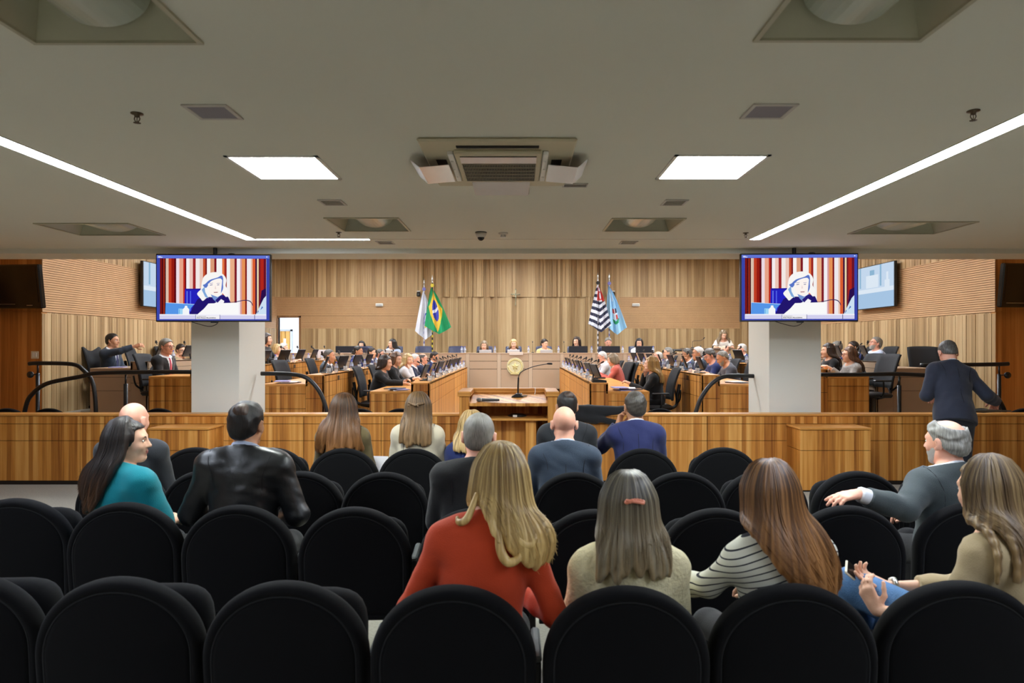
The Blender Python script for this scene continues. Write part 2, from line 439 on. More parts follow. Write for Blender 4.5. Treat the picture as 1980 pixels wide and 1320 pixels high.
    # --- head
    headp = [(hel(0, -.012, .032, .0755, .098, .088), 0), (hel(0, .028, -.02, .063, .066, .085), .03),
             (('rc', H(-.045, .0, -.058), H(-.012, .06, -.094), .022 * hs, .02 * hs), .025), (('rc', H(.045, .0, -.058), H(.012, .06, -.094), .022 * hs, .02 * hs), .025),
             (('rc', H(-.012, .068, -.096), H(.012, .068, -.096), .017 * hs, .017 * hs), .02),
             (hel(-.036, .057, -.03, .026, .024, .026), .02), (hel(.036, .057, -.03, .026, .024, .026), .02),
             (('rc', H(-.034, .076, .026), H(.034, .076, .026), .012 * hs, .012 * hs), .02),
             (('rc', H(0, .088, .012), H(0, .108, -.026), .0085 * hs, .0125 * hs), .012), (hel(-.012, .098, -.03, .009, .011, .008), .006), (hel(.012, .098, -.03, .009, .011, .008), .006),
             (hel(0, .084, -.06, .026, .014, .016), .012)]
    for sg in (-1, 1):
        Me = np.array(Matrix.Rotation(R(sg * -30), 3, 'Z') @ Matrix.Rotation(R(-8), 3, 'X'))
        headp.append((hel(sg * .086, -.012, -.004, max(.0085, h), .021, .035, Me), .006))
        headp.append((hel(sg * .081, .002, -.03, .008, .012, .012, Me), .006))
    headsub = [(hel(sg * .032, .094, .008, .017, .014, .012), .012) for sg in (-1, 1)] + [(hel(sg * .097, .004, -.004, .007, .011, .017), .004) for sg in (-1, 1)]
    prims = torso(-.004) + neckp + headp + leg(-.004)
    # arms and hands join the torso smoothly; the head is cut by its own hollows before
    for sg in (-1, 1): prims += arm(-.003, sg) + (hand(sg) if hands else [])
    v, q = sdf_mesh(prims, h, subs=headsub)
    body = mesh_obj('body', v, q, skin(skn), root, True)
    H2 = lambda x, y, z: Vector(H(x, y, z))
    Mh = Matrix([list(x) for x in Rh])
    if face:
        for sg in (-1, 1):
            e = MB(); e.ball(H2(sg * .032, .0775, .006), (.0125 * hs, .0115 * hs, .0085 * hs), 8); e.mi(1).ball(H2(sg * .032, .0858, .006), .0056 * hs, 6)
            e.build('eye', [mat('eye_white', (225, 220, 212), .25), mat('eye_dark', (38, 26, 20), .2)], root, True)
            e = MB(); e.tube([H2(sg * .016, .092, .0265), H2(sg * .03, .0895, .0295), H2(sg * .046, .079, .022)], [.0038 * hs, .0045 * hs, .0025 * hs], 6)
            e.build('eyebrow', mat('brow_' + (outfit.get('brow', 'dark')), {'dark': (52, 38, 30), 'grey': (150, 145, 138), 'fair': (150, 116, 80)}[outfit.get('brow', 'dark')], .8), root, True)
        e = MB(); M2 = Mh
        e.ball(H2(0, .0925, -.057), (.022 * hs, .0065 * hs, .0045 * hs), 8, M2); e.ball(H2(0, .0915, -.0655), (.019 * hs, .0068 * hs, .0052 * hs), 8, M2)
        e.build('lips', mat('lips_red' if fem else 'lips', (176, 78, 74) if fem else (176, 112, 98), .4), root, True)
    if glasses:
        e = MB()
        for sg in (-1, 1):
            ring = [H2(sg * .034 + .024 * math.cos(a), .103, .003 + .018 * math.sin(a)) for a in np.linspace(0, 2 * math.pi, 15)]
            e.tube(ring, .0022, 5, False); e.tube([H2(sg * .058, .102, .008), H2(sg * .083, .06, .012), H2(sg * .087, -.015, .012)], .0022, 5)
        e.tube([H2(-.011, .105, .006), H2(.011, .105, .006)], .0022, 5)
        e.build('eyeglasses', mat('glasses_' + glasses, {'dark': (20, 20, 22), 'red': (120, 30, 36), 'wire': (120, 110, 96)}[glasses], .3), root, True)
    if beard:
        pr = [(hel(0, .03, -.035, .0665, .07, .088), 0), (('rc', H(-.012, .068, -.1), H(.012, .068, -.1), .021 * hs, .021 * hs), .02)]
        def cutb(x, y, z):
            X = np.stack(np.broadcast_arrays(x - C[0], y - C[1], z - C[2]), -1) @ Rh
            return np.maximum(X[..., 2] / hs + .022 + np.maximum(0, X[..., 1] / hs - .06) * 1.2, -X[..., 1] / hs + .0)
        vv, qq = sdf_mesh(pr, h, cuts=[cutb], subs=[(hel(0, .11, -.06, .024, .03, .012), .004)])
        if len(qq): mesh_obj('beard', vv, qq, mat('beard_' + beard, {'grey': (168, 164, 158), 'dark': (60, 48, 40)}[beard], .8, bump=.4, bscale=200), root, True)
    # --- clothes
    N_ = lambda x, y, z: (x - Nk[0], y - Nk[1], z - Nk[2])
    dot = lambda D, v: D[0] * v[0] + D[1] * v[1] + D[2] * v[2]
    kind = outfit.get('kind', 'suit')
    seed = abs(hash(label)) % 9999 if False else sum(map(ord, label)) % 9999
    fat = outfit.get('fat', 1.0)
    ne = u + f * .5; ne = ne / np.linalg.norm(ne)
    if outfit:
        m = outfit['m']
        thick = outfit.get('o', .018 if kind in ('suit', 'coat') else .010)
        cuff = outfit.get('cuff', .012 if kind in ('suit', 'coat') else .02)
        sl = outfit.get('sleeves', 'long')
        jp = torso(thick, fat)
        if kind in ('suit', 'coat'):
            for sg in (-1, 1): jp.append((('el', S[sg] + u * .02 - r * sg * .015, V3(.058, .062, .045) * w, Rt), .04))   # shoulder padding
            if legs == 'stand' or isinstance(legs, dict):
                jp.append((('rc', P + u * .08, P - u * .06 + V3(0, -.005, -.04), .17 * w, .185 * w), .06))
        for sg in (-1, 1):
            if sl == 'long': jp += arm(thick - .002, sg, cuff)
            elif sl == 'short': jp += arm(thick + .006, sg, upto='elbow')
            elif sl == 'cape': s, e, wr, hd = A[sg]; jp += [(('rc', s, e, .06 + thick, .085), .05)]
        cuts = []
        top = outfit.get('top', .035)
        cuts.append(lambda x, y, z: np.minimum(dot(N_(x, y, z), ne) - top, .15 - np.sqrt(dot(N_(x, y, z), r) ** 2 + dot(N_(x, y, z), f) ** 2)))
        low = outfit.get('low', -.10 if legs == 'sit' else -.21)
        cuts.append(lambda x, y, z: low - dot((x - P[0], y - P[1], z - P[2]), u) if legs != 'sit' else (low - (z - P[2])))
        if kind in ('suit', 'coat') and outfit.get('shirt'):
            def vee(x, y, z):
                D = N_(x, y, z); s = dot(D, u); ww = .064 * w * (s + .36) / .36
                return -np.maximum(np.maximum(np.abs(dot(D, r)) - ww, -dot(D, f) + .01), dot(D, f) - .17)
            cuts.append(vee)
        vv, qq = sdf_mesh(jp, h, cuts=cuts, noise=(lambda A_, B_: (lambda x, y, z: A_(x, y, z) + B_(x, y, z)))(wrinkle(outfit.get('wr', .0045), 1.0, seed), wrinkle(outfit.get('wr', .0045) * .45, 2.6, seed + 1)))
        jn = outfit.get('name', {'suit': 'jacket', 'coat': 'jacket'}.get(kind, 'top'))
        jo = mesh_obj(jn, vv, qq, m, root, True)
        if kind in ('suit', 'coat') and h < .0095:
            lines = [[Nk + u * s_ - f * .22 for s_ in np.linspace(-.02, -.42, 16)]]
            for sg in (-1, 1): lines.append([S[sg] + u * a_ - f * b_ - r * sg * (.012 + .018 * math.sin(max(0, (.07 - a_) / .2) * math.pi)) for a_, b_ in zip(np.linspace(.085, -.12, 14), np.concatenate([np.linspace(.0, .16, 6), np.full(8, .16)]))])
            sm = MB()
            for L_ in lines:
                Q = np.array(L_)
                for it in range(6):
                    d = pt_sdf(jp, Q.T); e = 1e-3
                    g = np.stack([(pt_sdf(jp, (Q + np.eye(3)[i] * e).T) - d) / e for i in range(3)], -1)
                    g /= np.maximum(np.linalg.norm(g, axis=1, keepdims=True), 1e-6)
                    Q = Q - g * (d - .0004)[:, None] * .8
                sm.tube([Vector(x) for x in Q], .0016, 4, False)
            sm.build('seam_stitching', mat('seam_dark', (14, 14, 18), .9), jo, True)
        if kind in ('suit', 'coat') or outfit.get('collar'):
            cr = .026 if kind != 'blouse' else .02
            cp = [(('rc', Nk - u * .03, Nk + u * .2 + f * .03, nr + cr + .012, nr + cr - .008), 0)]
            ctop = outfit.get('ctop', .026)
            vv, qq = sdf_mesh(cp, min(h * .75, .007), cuts=[lambda x, y, z: dot(N_(x, y, z), ne) - ctop, lambda x, y, z: -dot(N_(x, y, z), u) - .02] + ([vee] if outfit.get('shirt') else []))
            if len(qq): mesh_obj('collar', vv, qq, outfit.get('cm', m), root, True)
        if outfit.get('shirt'):
            sp = torso(.008, fat)
            vv, qq = sdf_mesh(sp, h, cuts=[lambda x, y, z: -dot(N_(x, y, z), u) - .42, lambda x, y, z: dot(N_(x, y, z), ne) - .045])
            so = mesh_obj('shirt', vv, qq, outfit['shirt'], root, True)
            sp = [(('rc', Nk - u * .03, Nk + u * .2 + f * .03, nr + .022, nr + .008), 0)]
            ct2 = outfit.get('ctop', .026) + .022
            vv, qq = sdf_mesh(sp, min(h * .75, .007), cuts=[lambda x, y, z: dot(N_(x, y, z), ne) - ct2, lambda x, y, z: -dot(N_(x, y, z), u) - .02])
            mesh_obj('shirt_collar', vv, qq, outfit['shirt'], root, True)
            if outfit.get('tie'):
                vv, qq = sdf_mesh(torso(.016, fat) + [(('el', Nk + f * (nr + .02) + u * -.02, V3(.018, .016, .02), Rt), .01)], min(h, .009),
                    cuts=[lambda x, y, z: -dot(N_(x, y, z), f) + .02, lambda x, y, z: np.abs(dot(N_(x, y, z), r)) - np.clip(.016 - dot(N_(x, y, z), u) * .06, .012, .042),
                          lambda x, y, z: np.maximum(-dot(N_(x, y, z), u) - .45, dot(N_(x, y, z), u) - .0)])
                if len(qq): mesh_obj('tie', vv, qq, outfit['tie'], root, True)
        if outfit.get('shirt') and sl == 'long':
            for sg in (-1, 1):
                if not A[sg][3].get('cuff'): continue
                s, e, wr, hd = A[sg]; d = (wr - e) / np.linalg.norm(wr - e)
                vv, qq = sdf_mesh([(('rcc', wr - d * .10, wr - d * .006, .041, .041), 0)], min(h, .006), cuts=[lambda x, y, z: -((x - wr[0]) * d[0] + (y - wr[1]) * d[1] + (z - wr[2]) * d[2]) - .085])
                c = mesh_obj('shirt_cuff', vv, qq, outfit['shirt'], root, True)
        if outfit.get('legs_m') is not None:
            pr = leg(.012, True) + [(('el', P, V3(.172 * w + .008, .13, .13), None), .05)]
            vv, qq = sdf_mesh(pr, max(h, .010), noise=wrinkle(.003, 1, seed + 3), cuts=[lambda x, y, z: np.minimum((z - P[2]) - .10, .26 - y) + 0 * x])
            mesh_obj('trousers', vv, qq, outfit['legs_m'], root, True)
    if outfit and outfit.get('shoes', True):
        for sg in (-1, 1):
            an = V3(sg * .11, .46, .09) if legs == 'sit' else V3(sg * .10, -.02, .09) if legs == 'stand' else V3(*legs[sg][1])
            vv, qq = sdf_mesh([(('rc', an + V3(0, -.035, -.04), an + V3(0, .16, -.055), .049, .04), .03), (('rc', an + V3(0, 0, -.05), an + V3(0, 0, -.01), .045, .045), .03)], .012, cuts=[lambda x, y, z: (an[2] - .088) - z + 0 * x + 0 * y])
            mesh_obj('shoe', vv, qq, mat('shoe_leather', (20, 19, 19), .4), root, True)
    # --- hair
    if hair:
        t = hair['type']; hm = hair['m']
        hm.node_tree.nodes['HC'].inputs[1].default_value = (C[0], C[1] - .02, C[2])
        def HF(x, y, z):
            X = np.stack(np.broadcast_arrays(x - C[0], y - C[1], z - C[2]), -1) @ Rh / hs
            return X[..., 0], X[..., 1], X[..., 2]
        tk = hair.get('t', .010)
        scalp = [(hel(0, -.012, .034, .0755 + tk, .098 + tk, .088 + tk), 0), (hel(0, -.05, -.025, .062 + tk * .7, .052 + tk, .06), .03)]
        line = hair.get('line', 0.0)
        def hairline(x, y, z):
            a, b, c = HF(x, y, z)
            lim = np.maximum(hair.get('nape', -.07), -.012 + line + (b + .012) * np.where(b > .02, 1.15, .8))
            lim = np.where(np.abs(a) > .066, np.maximum(lim, np.where((b > -.03) & (b < .03), .012, lim)), lim)
            return (lim - c) * .7
        hv = max(min(h, .008), .006)
        rs = np.random.RandomState(seed + 11)
        ns = wrinkle(hair.get('amp', .0018), 4.2, seed + 5)
        if t in ('short', 'ring', 'crop'):
            subs = []
            if t == 'ring':
                bx = hair.get('bald', (0, .0, .125, .062, .098, .07))
                subs = [(hel(*bx), .012)]
            if hair.get('swirl'):                                       # thin patch at the crown
                subs.append((hel(.004, -.088, .108, .024, .02, .02), .03))
            vv, qq = sdf_mesh(scalp + [(hel(*x), .02) for x in hair.get('extra', [])], hv, cuts=[hairline], subs=subs, noise=ns)
            ho = mesh_obj('hair', vv, qq, hm, root, True)
            if hair.get('patch'):
                vv, qq = sdf_mesh([(hel(.006, -.066, .078, .05, .052, .052), 0)], hv, noise=wrinkle(.006, 2.5, seed))
                mesh_obj('thinning_crown', vv, qq, hair['patch'], root, True)
        elif t == 'long':
            # locks that run over the skull and hang to the given length
            n = hair.get('n', 46); ln = hair['len']; tk = hair.get('t', .016)
            tp = torso(.012 + thick if outfit else .012)
            prims = [(hel(0, -.014, .034, .0755 + tk * .75, .098 + tk * .75, .088 + tk * .6), 0), (hel(0, -.045, -.03, .066 + tk, .06 + tk, .07), .03)]
            paths = []
            spread = hair.get('spread', 1.0); wave = hair.get('wave', 0.0); amax = hair.get('amax', 118); endx = hair.get('endx', 0.0); front = hair.get('front', 0)
            ends = hair.get('ends', None)
            for j in range(n):
                a0 = -amax + 2 * amax * (j + .5) / n
                az = R(a0 + rs.uniform(-3, 3))
                sx, sy = math.sin(az), -math.cos(az)
                part = hair.get('part', 0.0)
                p = [H(part + .018 * sx, -.012 + .05 * max(0, -sy) * -.3 + .03 * max(0, sy), .12 + tk * .3),
                     H(part * .6 + .052 * sx, -.012 + .068 * sy, .098 + tk * .4),
                     H(.078 * sx * (1 + tk * 4), -.012 + .098 * sy * (1 + tk * 2), .045),
                     H((.082 + tk * .5) * sx, -.014 + (.098 + tk * .5) * sy, -.01)]
                top = p[-1]
                l = ln * rs.uniform(hair.get('ragged', .88), 1.04) * (1 - hair.get('taper', .12) * abs(a0) / amax)
                steps = 9; ph = rs.uniform(0, 6.28)
                for k in range(1, steps + 1):
                    fr = k / steps
                    rad = 1 + (spread - 1) * fr
                    bk = hair.get('back', .85) * min(1, fr * 1.35) ** 1.4; yb = min(top[1], C[1] - .085)
                    q = V3(C[0] + (top[0] - C[0]) * rad + endx * fr * fr, top[1] + (yb - top[1]) * bk - .01 * fr + front * fr * (abs(a0) > 75), top[2] - l * fr)
                    if wave: q = q + V3(math.sin(ph + fr * hair.get('freq', 10)), math.cos(ph * 1.3 + fr * hair.get('freq', 10)) * .7, 0) * wave * (.25 + fr)
                    p.append(q)
                p = np.array(p)
                for it in range(5):                                     # keep the lock outside neck, shoulders and back
                    d = pt_sdf(tp, p.T); e = 1e-3
                    g = np.stack([(pt_sdf(tp, (p + np.eye(3)[i] * e).T) - d) / e for i in range(3)], -1)
                    g /= np.maximum(np.linalg.norm(g, axis=1, keepdims=True), 1e-6)
                    push = np.clip(.010 - d, 0, .2)[:, None]; push[:3] = 0
                    p = p + g * push
                    if it < 4: p[3:-1] = .4 * p[3:-1] + .3 * (p[2:-2] + p[4:])
                if hair.get('strands', 0) > 100:
                    p = np.array([list(x) for x in arc_pts([Vector(x) for x in p], 2)])
                paths.append(p)
                m_ = len(p)
                rad_ = lambda f_: np.interp(f_, [0, .1, .2, .3, .55, .8, 1], [.010, .015, .017, .018, .018, .014, .007])
                for k in range(m_ - 1):
                    k2 = k + 1; ra, rb = rad_(k / (m_ - 1)), rad_(k2 / (m_ - 1))
                    prims.append((('rc', p[k], p[k2], ra * hair.get('fat', 1), rb * hair.get('fat', 1)), .016))
            def facecut(x, y, z):
                a, b, c = HF(x, y, z)
                return np.minimum(np.minimum(b - .028 - line, (.072 + line * .5) - c + (b - .06) * .55), .098 - b - .0) if False else np.where(np.abs(a) < .082, np.minimum(b - .045, .07 + (b - .045) * .28 - c), -1.0) * .8
            subs = [(hel(0, .10, -.02, .056, .075, .095), .008)] if hair.get('open', True) else []
            ex = hair.get('extra', [])
            vv, qq = sdf_mesh(prims + [(hel(*x), .015) for x in ex], hv, subs=subs, noise=lambda x, y, z: hair.get('amp', .002) * (np.sin(np.arctan2(x - C[0], -(y - C[1]) + .02) * 26 + 5 * z + seed) + .6 * np.sin(np.arctan2(x - C[0], -(y - C[1]) + .02) * 47 - 9 * z)), cuts=[lambda x, y, z: -1 + 0 * (x + y + z), facecut] if hair.get('open', True) else ())
            sb = MB()
            ns_ = hair.get('strands', 0)
            if ns_:
                M_ = len(paths[0]); Q = []
                for k in range(ns_):
                    j = rs.randint(len(paths) - 1); tt = rs.uniform(0, 1)
                    p = paths[j] * (1 - tt) + paths[j + 1] * tt
                    o = p - C; o[:, 2] *= .3; o /= np.maximum(np.linalg.norm(o, axis=1, keepdims=True), .02)
                    Q.append(p + o * .012 + np.array([0, 0, .01]) * np.linspace(1, 0, M_)[:, None] ** 2)
                Q = np.array(Q).reshape(-1, 3)
                for it in range(3):                                     # lay every strand on the hair surface
                    d = pt_sdf(prims, Q.T); e = 1.5e-3
                    g = np.stack([(pt_sdf(prims, (Q + np.eye(3)[i] * e).T) - d) / e for i in range(3)], -1)
                    g /= np.maximum(np.linalg.norm(g, axis=1, keepdims=True), .3)
                    Q = Q + g * np.clip(.0015 - d, -.03, .03)[:, None] * .9
                Q = Q.reshape(ns_, M_, 3)
                for k in range(ns_):
                    p = Q[k][: rs.randint(int(M_ * .72), M_ + 1)]
                    if p[-1][2] > C[2] - .05: continue
                    a3 = H(0, 0, 0); loc = (p - a3) @ Rh / hs
                    if hair.get('open', True) and np.any((loc[:, 1] > .03) & (loc[:, 2] < .09)): continue
                    tip = p[-1] + (p[-1] - p[-2]) * rs.uniform(.1, .6) + rs.normal(size=3) * hair.get('fly', .005)
                    c = [Vector(x) for x in p] + [Vector(tip)]
                    w0 = rs.uniform(.0011, .0026)
                    sb.tube(c, [w0 * (1 - .8 * (i / (len(c) - 1)) ** 2) for i in range(len(c))], 3, False)
            for cv in hair.get('curls', []):                            # big single curls at the ends
                pts = arc_pts([H2(*c) for c in cv[0]], 6)
                sb.tube(pts, [cv[1] * (.35 + .65 * math.sin(math.pi * min(1, .12 + .88 * i / (len(pts) - 1)))) for i in range(len(pts))], 8)
            me_v = np.concatenate([vv, np.array(sb.v).reshape(-1, 3)]) if sb.v else vv
            if sb.v:
                o = MB(); o.v = [tuple(x) for x in vv]; o.f = [tuple(int(i) for i in x) for x in qq]; o.i = [0] * len(o.f)
                o.add(sb.v, sb.f); ho = o.build('hair', hm, root, True)
            else: ho = mesh_obj('hair', vv, qq, hm, root, True)
        if hair.get('clip'):
            c = MB(); M2 = Mh
            for k in range(7):
                c.ball(H2(-.03 + .01 * k, -.146 - .004 * math.sin(k), .042 + .006 * math.sin(k * .5)), (.009, .009, .008), 6)
            c.bbox(-.034, .034, -.006, .006, -.005, .005, .003, Matrix.Translation(H2(0, -.152, .044)) @ Mh.to_4x4() @ Matrix.Rotation(R(10), 4, 'Y'))
            c.build('hair_clip', hair['clip'], root, True)
        if hair.get('bow'):
            c = MB()
            c.tube(arc_pts([H2(-.06, -.12, .06), H2(-.02, -.143, .045), H2(.0, -.15, .04), H2(.03, -.143, .05), H2(.065, -.115, .055)]), [.012] * 33, 8)
            c.tube(arc_pts([H2(-.065, -.115, .03), H2(-.01, -.146, .05), H2(.02, -.15, .03)]), [.01] * 17, 8)
            c.build('hair_twist', hm, root, True)
    return root, dict(C=C, N=Nk, S=S, A=A, H=H, r=r, f=f, u=u, P=P)
# ------------------------------------------------------------------ the room
CEIL, HCEIL, XW, YF, YB = 2.75, 4.3, 7.34, 10.5, 20.7
BAND0, BAND1 = 2.167, 3.12
m_ceil = mat('plaster_ceiling', (221, 221, 207), .9, vary=.02, vscale=.7)
m_beam = mat('beam_paint', (220, 220, 208), .8)
m_colm = mat('column_paint', (232, 234, 226), .75)
m_hceil = mat('hall_ceiling_paint', (225, 222, 215), .9)
m_carpet = mat('carpet_grey', (158, 154, 140), .95, bump=.6, bscale=220, vary=.14, vscale=60, sheen=.2)
m_wallslat = wood('slat_wood_pale', (128, 100, 66), (176, 146, 104), (208, 182, 140), strip=13, grain=.55, rough=.55)
m_band = mat('ribbed_panel_wood', (196, 156, 112), .6, vary=.05, vscale=3)
m_bandgap = mat('ribbed_panel_gap', (110, 78, 48), .8)
m_wood = wood('teak_veneer', (136, 78, 26), (198, 132, 56), (232, 176, 98), strip=19, grain=.8, rough=.5)
m_woodh = wood('teak_veneer_flat', (164, 102, 42), (202, 140, 68), (224, 168, 94), strip=10, grain=.8, rough=.35, axis='z')
m_wooddark = wood('teak_veneer_wall', (140, 84, 34), (186, 124, 58), (212, 154, 84), strip=15, grain=.7, rough=.45)
m_gap = mat('shadow_groove', (34, 22, 12), .9)
m_beige = mat('laminate_taupe', (176, 150, 124), .5, vary=.02, vscale=2)
m_black = mat('black_plastic', (18, 18, 20), .45)
m_blackm = mat('black_metal', (20, 21, 23), .38, spec=.5)
m_white = mat('white_plastic', (228, 228, 222), .45)
m_chrome = mat('brushed_metal', (190, 190, 188), .28, 1.0)
m_dark = mat('dark_cavity', (12, 12, 12), .9)

# luminaire holes in the gallery ceiling (x0, x1, y0, y1)
LUM = [(-1.74, -1.16, 1.80, 2.46), (.86, 1.43, 1.80, 2.44), (-1.66, -1.05, 5.88, 6.52), (.82, 1.43, 5.9, 6.52),
       (-4.34, -3.52, 6.14, 6.76), (3.24, 4.06, 6.06, 6.68)]
STRIPS = [(-2.83, -2.72, -1.5, 7.08), (2.39, 2.50, -1.5, 7.08)]
xs = sorted({-8, 8, *[v for h in LUM for v in h[:2]]}); ys = sorted({-2.5, 7.75, *[v for h in LUM for v in h[2:]]})
b = MB()
for i in range(len(xs) - 1):
    for j in range(len(ys) - 1):
        cx, cy = (xs[i] + xs[i + 1]) / 2, (ys[j] + ys[j + 1]) / 2
        if any(h[0] < cx < h[1] and h[2] < cy < h[3] for h in LUM): continue
        b.quad((xs[i], ys[j], CEIL), (xs[i], ys[j + 1], CEIL), (xs[i + 1], ys[j + 1], CEIL), (xs[i + 1], ys[j], CEIL))
b.box(-8, 8, -2.5, 8.26, CEIL + .5, CEIL + .55)
tag(b.build('ceiling', m_ceil), kind='structure')
b = MB(); b.box(-8, 8, 7.75, 8.26, 2.695, CEIL + .02); b.box(-8, 8, 8.14, 8.26, CEIL, HCEIL)
tag(b.build('ceiling_beam', m_beam), kind='structure')
b = MB(); b.box(-8, 8, 8.26, YB + .1, HCEIL, HCEIL + .1)
tag(b.build('ceiling_hall', m_hceil), kind='structure')
b = MB(); b.box(-8, 8, -2.6, YB + .1, -.1, 0)
tag(b.build('floor', m_carpet), kind='structure')
b = MB(); b.box(-8.1, 8.1, -2.6, -2.5, 0, CEIL)
tag(b.build('wall_rear', mat('wall_paint_rear', (196, 186, 166), .85)), kind='structure')
for nm, x0, x1 in (('wall_gallery_left', -8.1, -8), ('wall_gallery_right', 8, 8.1)):
    b = MB(); b.box(x0, x1, -2.6, YF + .1, 0, HCEIL); tag(b.build(nm, m_wooddark), kind='structure')
for sg, nm in ((-1, 'wall_front_left'), (1, 'wall_front_right')):
    b = MB(); x0, x1 = sorted((sg * 8, sg * XW))
    b.box(x0, x1, YF, YF + .12, 0, BAND0); b.box(x0, x1, YF + .008, YF + .12, BAND0, BAND0 + .012); b.box(x0, x1, YF, YF + .12, BAND0 + .012, HCEIL)
    tag(b.build(nm, m_wooddark), kind='structure')
rs = random.Random(3)
def slats(b, L0, L1, z0, z1, put, deep=.012, wmin=.05, wmax=.1, fn=None):
    t = L0
    while t < L1 - 1e-4:
        w = min(rs.uniform(wmin, wmax), L1 - t)
        d = rs.uniform(.002, deep) if fn is None else fn(t, rs)
        put(b, t + .0025, t + w - .0025, z0, z1, d)
        t += w
def ribs(b, L0, L1, put, z0=BAND0, z1=BAND1, step=.036):
    z = z0
    while z < z1 - .01:
        put(b, L0, L1, z + .004, min(z + step - .004, z1), .014); z += step
for sg, nm in ((-1, 'wall_left'), (1, 'wall_right')):
    b = MB()
    X = sg * XW
    b.mi(0).box(min(X, X + sg * .12), max(X, X + sg * .12), YF + .12, YB, 0, HCEIL)
    def put(b, a, c, z0, z1, d): b.box(min(X, X - sg * d), max(X, X - sg * d), a, c, z0, z1)
    b.mi(0); slats(b, YF + .001, YB, 0, BAND0 - .02, put); slats(b, YF + .001, YB, BAND1, HCEIL, put)
    b.mi(2); put(b, YF + .001, YB, BAND0, BAND1, .003)
    b.mi(1); ribs(b, YF + .001, YB, put)
    tag(b.build(nm, [m_wallslat, m_band, m_bandgap]), kind='structure')
b = MB()
DX0, DX1, DZ = -7.29, -6.66, 2.50
b.mi(0).box(DX1, XW, YB, YB + .12, 0, HCEIL); b.box(-XW, DX1, YB, YB + .12, DZ, HCEIL); b.box(-XW, DX0, YB, YB + .12, 0, DZ)
def putb(b, a, c, z0, z1, d): b.box(a, c, YB - d, YB, z0, z1)
CXL, CXR = -3.06, 3.06
slats(b, DX1 + .06, CXL, 0, BAND0 - .02, putb); slats(b, CXR, XW, 0, BAND0 - .02, putb)
slats(b, -XW, CXL, BAND1, HCEIL, putb, .03); slats(b, CXR, XW, BAND1, HCEIL, putb, .03)
slats(b, 6.7, XW, BAND0 - .02, BAND1, putb)
slats(b, CXL, CXR, 0, BAND1, putb, .03)
slats(b, CXL, CXR, BAND1, HCEIL, putb, fn=lambda t, r: .02 + .09 * (r.random() < .35) + r.uniform(0, .04), wmin=.045, wmax=.15)
b.mi(2); putb(b, -XW, CXL, DZ + .06, BAND1, .003); putb(b, DX1 + .06, CXL, BAND0, DZ + .06, .003); putb(b, CXR, 6.7, BAND0, BAND1, .003)
b.mi(1); ribs(b, -XW, CXL, putb, DZ + .06, BAND1); ribs(b, DX1 + .06, CXL, putb, BAND0, DZ + .05); ribs(b, CXR, 6.7, putb)
tag(b.build('wall_back', [m_wallslat, m_band, m_bandgap]), kind='structure')
# doorway in the back wall and the bright corridor behind it
b = MB()
m_door = wood('door_wood', (120, 88, 58), (150, 112, 76), (170, 132, 92), 9)
b.box(DX1, DX1 + .06, YB - .03, YB + .14, 0, DZ + .05); b.box(DX0 - .03, DX0, YB - .03, YB + .14, 0, DZ + .05); b.box(DX0 - .03, DX1 + .06, YB - .03, YB + .14, DZ, DZ + .06)
tag(b.build('door_1', m_door), kind='structure')
m_corr = mat('corridor_paint', (232, 234, 236), .8)
b = MB(); b.box(-9.4, -5, YB + 3.7, YB + 3.75, 0, 2.8); b.box(-5.1, -5, YB + .14, YB + 3.7, 0, 2.8); b.box(-9.5, -9.4, YB + .14, YB + 3.7, 0, 2.8); b.box(-9.5, -5, YB + .14, YB + 3.75, 2.8, 2.9); b.box(-9.5, -5, YB + .14, YB + 3.75, -.1, .6)
tag(b.build('wall_corridor', m_corr), kind='structure')
b = MB(); px0, px1 = X_at(541, YB + 3.5), X_at(561, YB + 3.5); zt = Z_at(640, YB + 3.5)
b.mi(1).box(px0 - .06, px0, YB + 3.5, YB + 3.6, .6, zt + .06); b.box(px1, px1 + .06, YB + 3.5, YB + 3.6, .6, zt + .06); b.box(px0 - .06, px1 + .06, YB + 3.5, YB + 3.6, zt, zt + .06)
b.mi(0).box(px0, (px0 + px1) / 2 - .012, YB + 3.53, YB + 3.6, .6, zt); b.box((px0 + px1) / 2 + .012, px1, YB + 3.53, YB + 3.6, .6, zt)
b.mi(2).box(px0, px1, YB + 3.56, YB + 3.6, .6, zt); b.mi(3).box((px0 + px1) / 2 - .05, (px0 + px1) / 2 + .03, YB + 3.50, YB + 3.53, 1.55, 1.9)
tag(b.build('door_2', [wood('door_oak', (150, 104, 44), (186, 136, 64), (206, 160, 88), 12), mat('door_trim', (170, 176, 180), .6), m_gap, m_white]), kind='structure')
b = MB(); b.box(-8.2, -6.2, YB + 1.2, YB + 2.6, 2.775, 2.795)
t = thing('corridor_light', 'bright panel light in the white corridor ceiling beyond the doorway', 'ceiling light', (0, 0, 0)); b.build('diffuser', emit('corridor_glow', (235, 242, 255), 9), t)
# floor tiers of the hall
TIER = [.25, .35, .47, .58]
b = MB()
b.box(-2.76, 2.59, 9.62, 16.9, 0, TIER[0])
for sg, xs_ in ((-1, (2.76, 4.4, 5.77, XW)), (1, (2.59, 4.12, 5.56, XW))):
    for k in range(3):
        x0, x1 = sorted((sg * xs_[k], sg * xs_[k + 1])); b.box(x0, x1, 9.62 if k < 2 else YF + .02, 16.9, 0, TIER[k + 1])
b.box(-XW, XW, 16.9, YB, 0, .58)
tag(b.build('floor_tiers', m_carpet), kind='structure')
# columns
for nm, x0, x1, y1 in (('column_left', -4.03, -3.44, 9.26), ('column_right', 3.08, 3.72, 9.15)):
    b = MB(); b.bbox(x0, x1, 8.4, y1, 0, HCEIL, .004); tag(b.build(nm, m_colm), kind='structure')

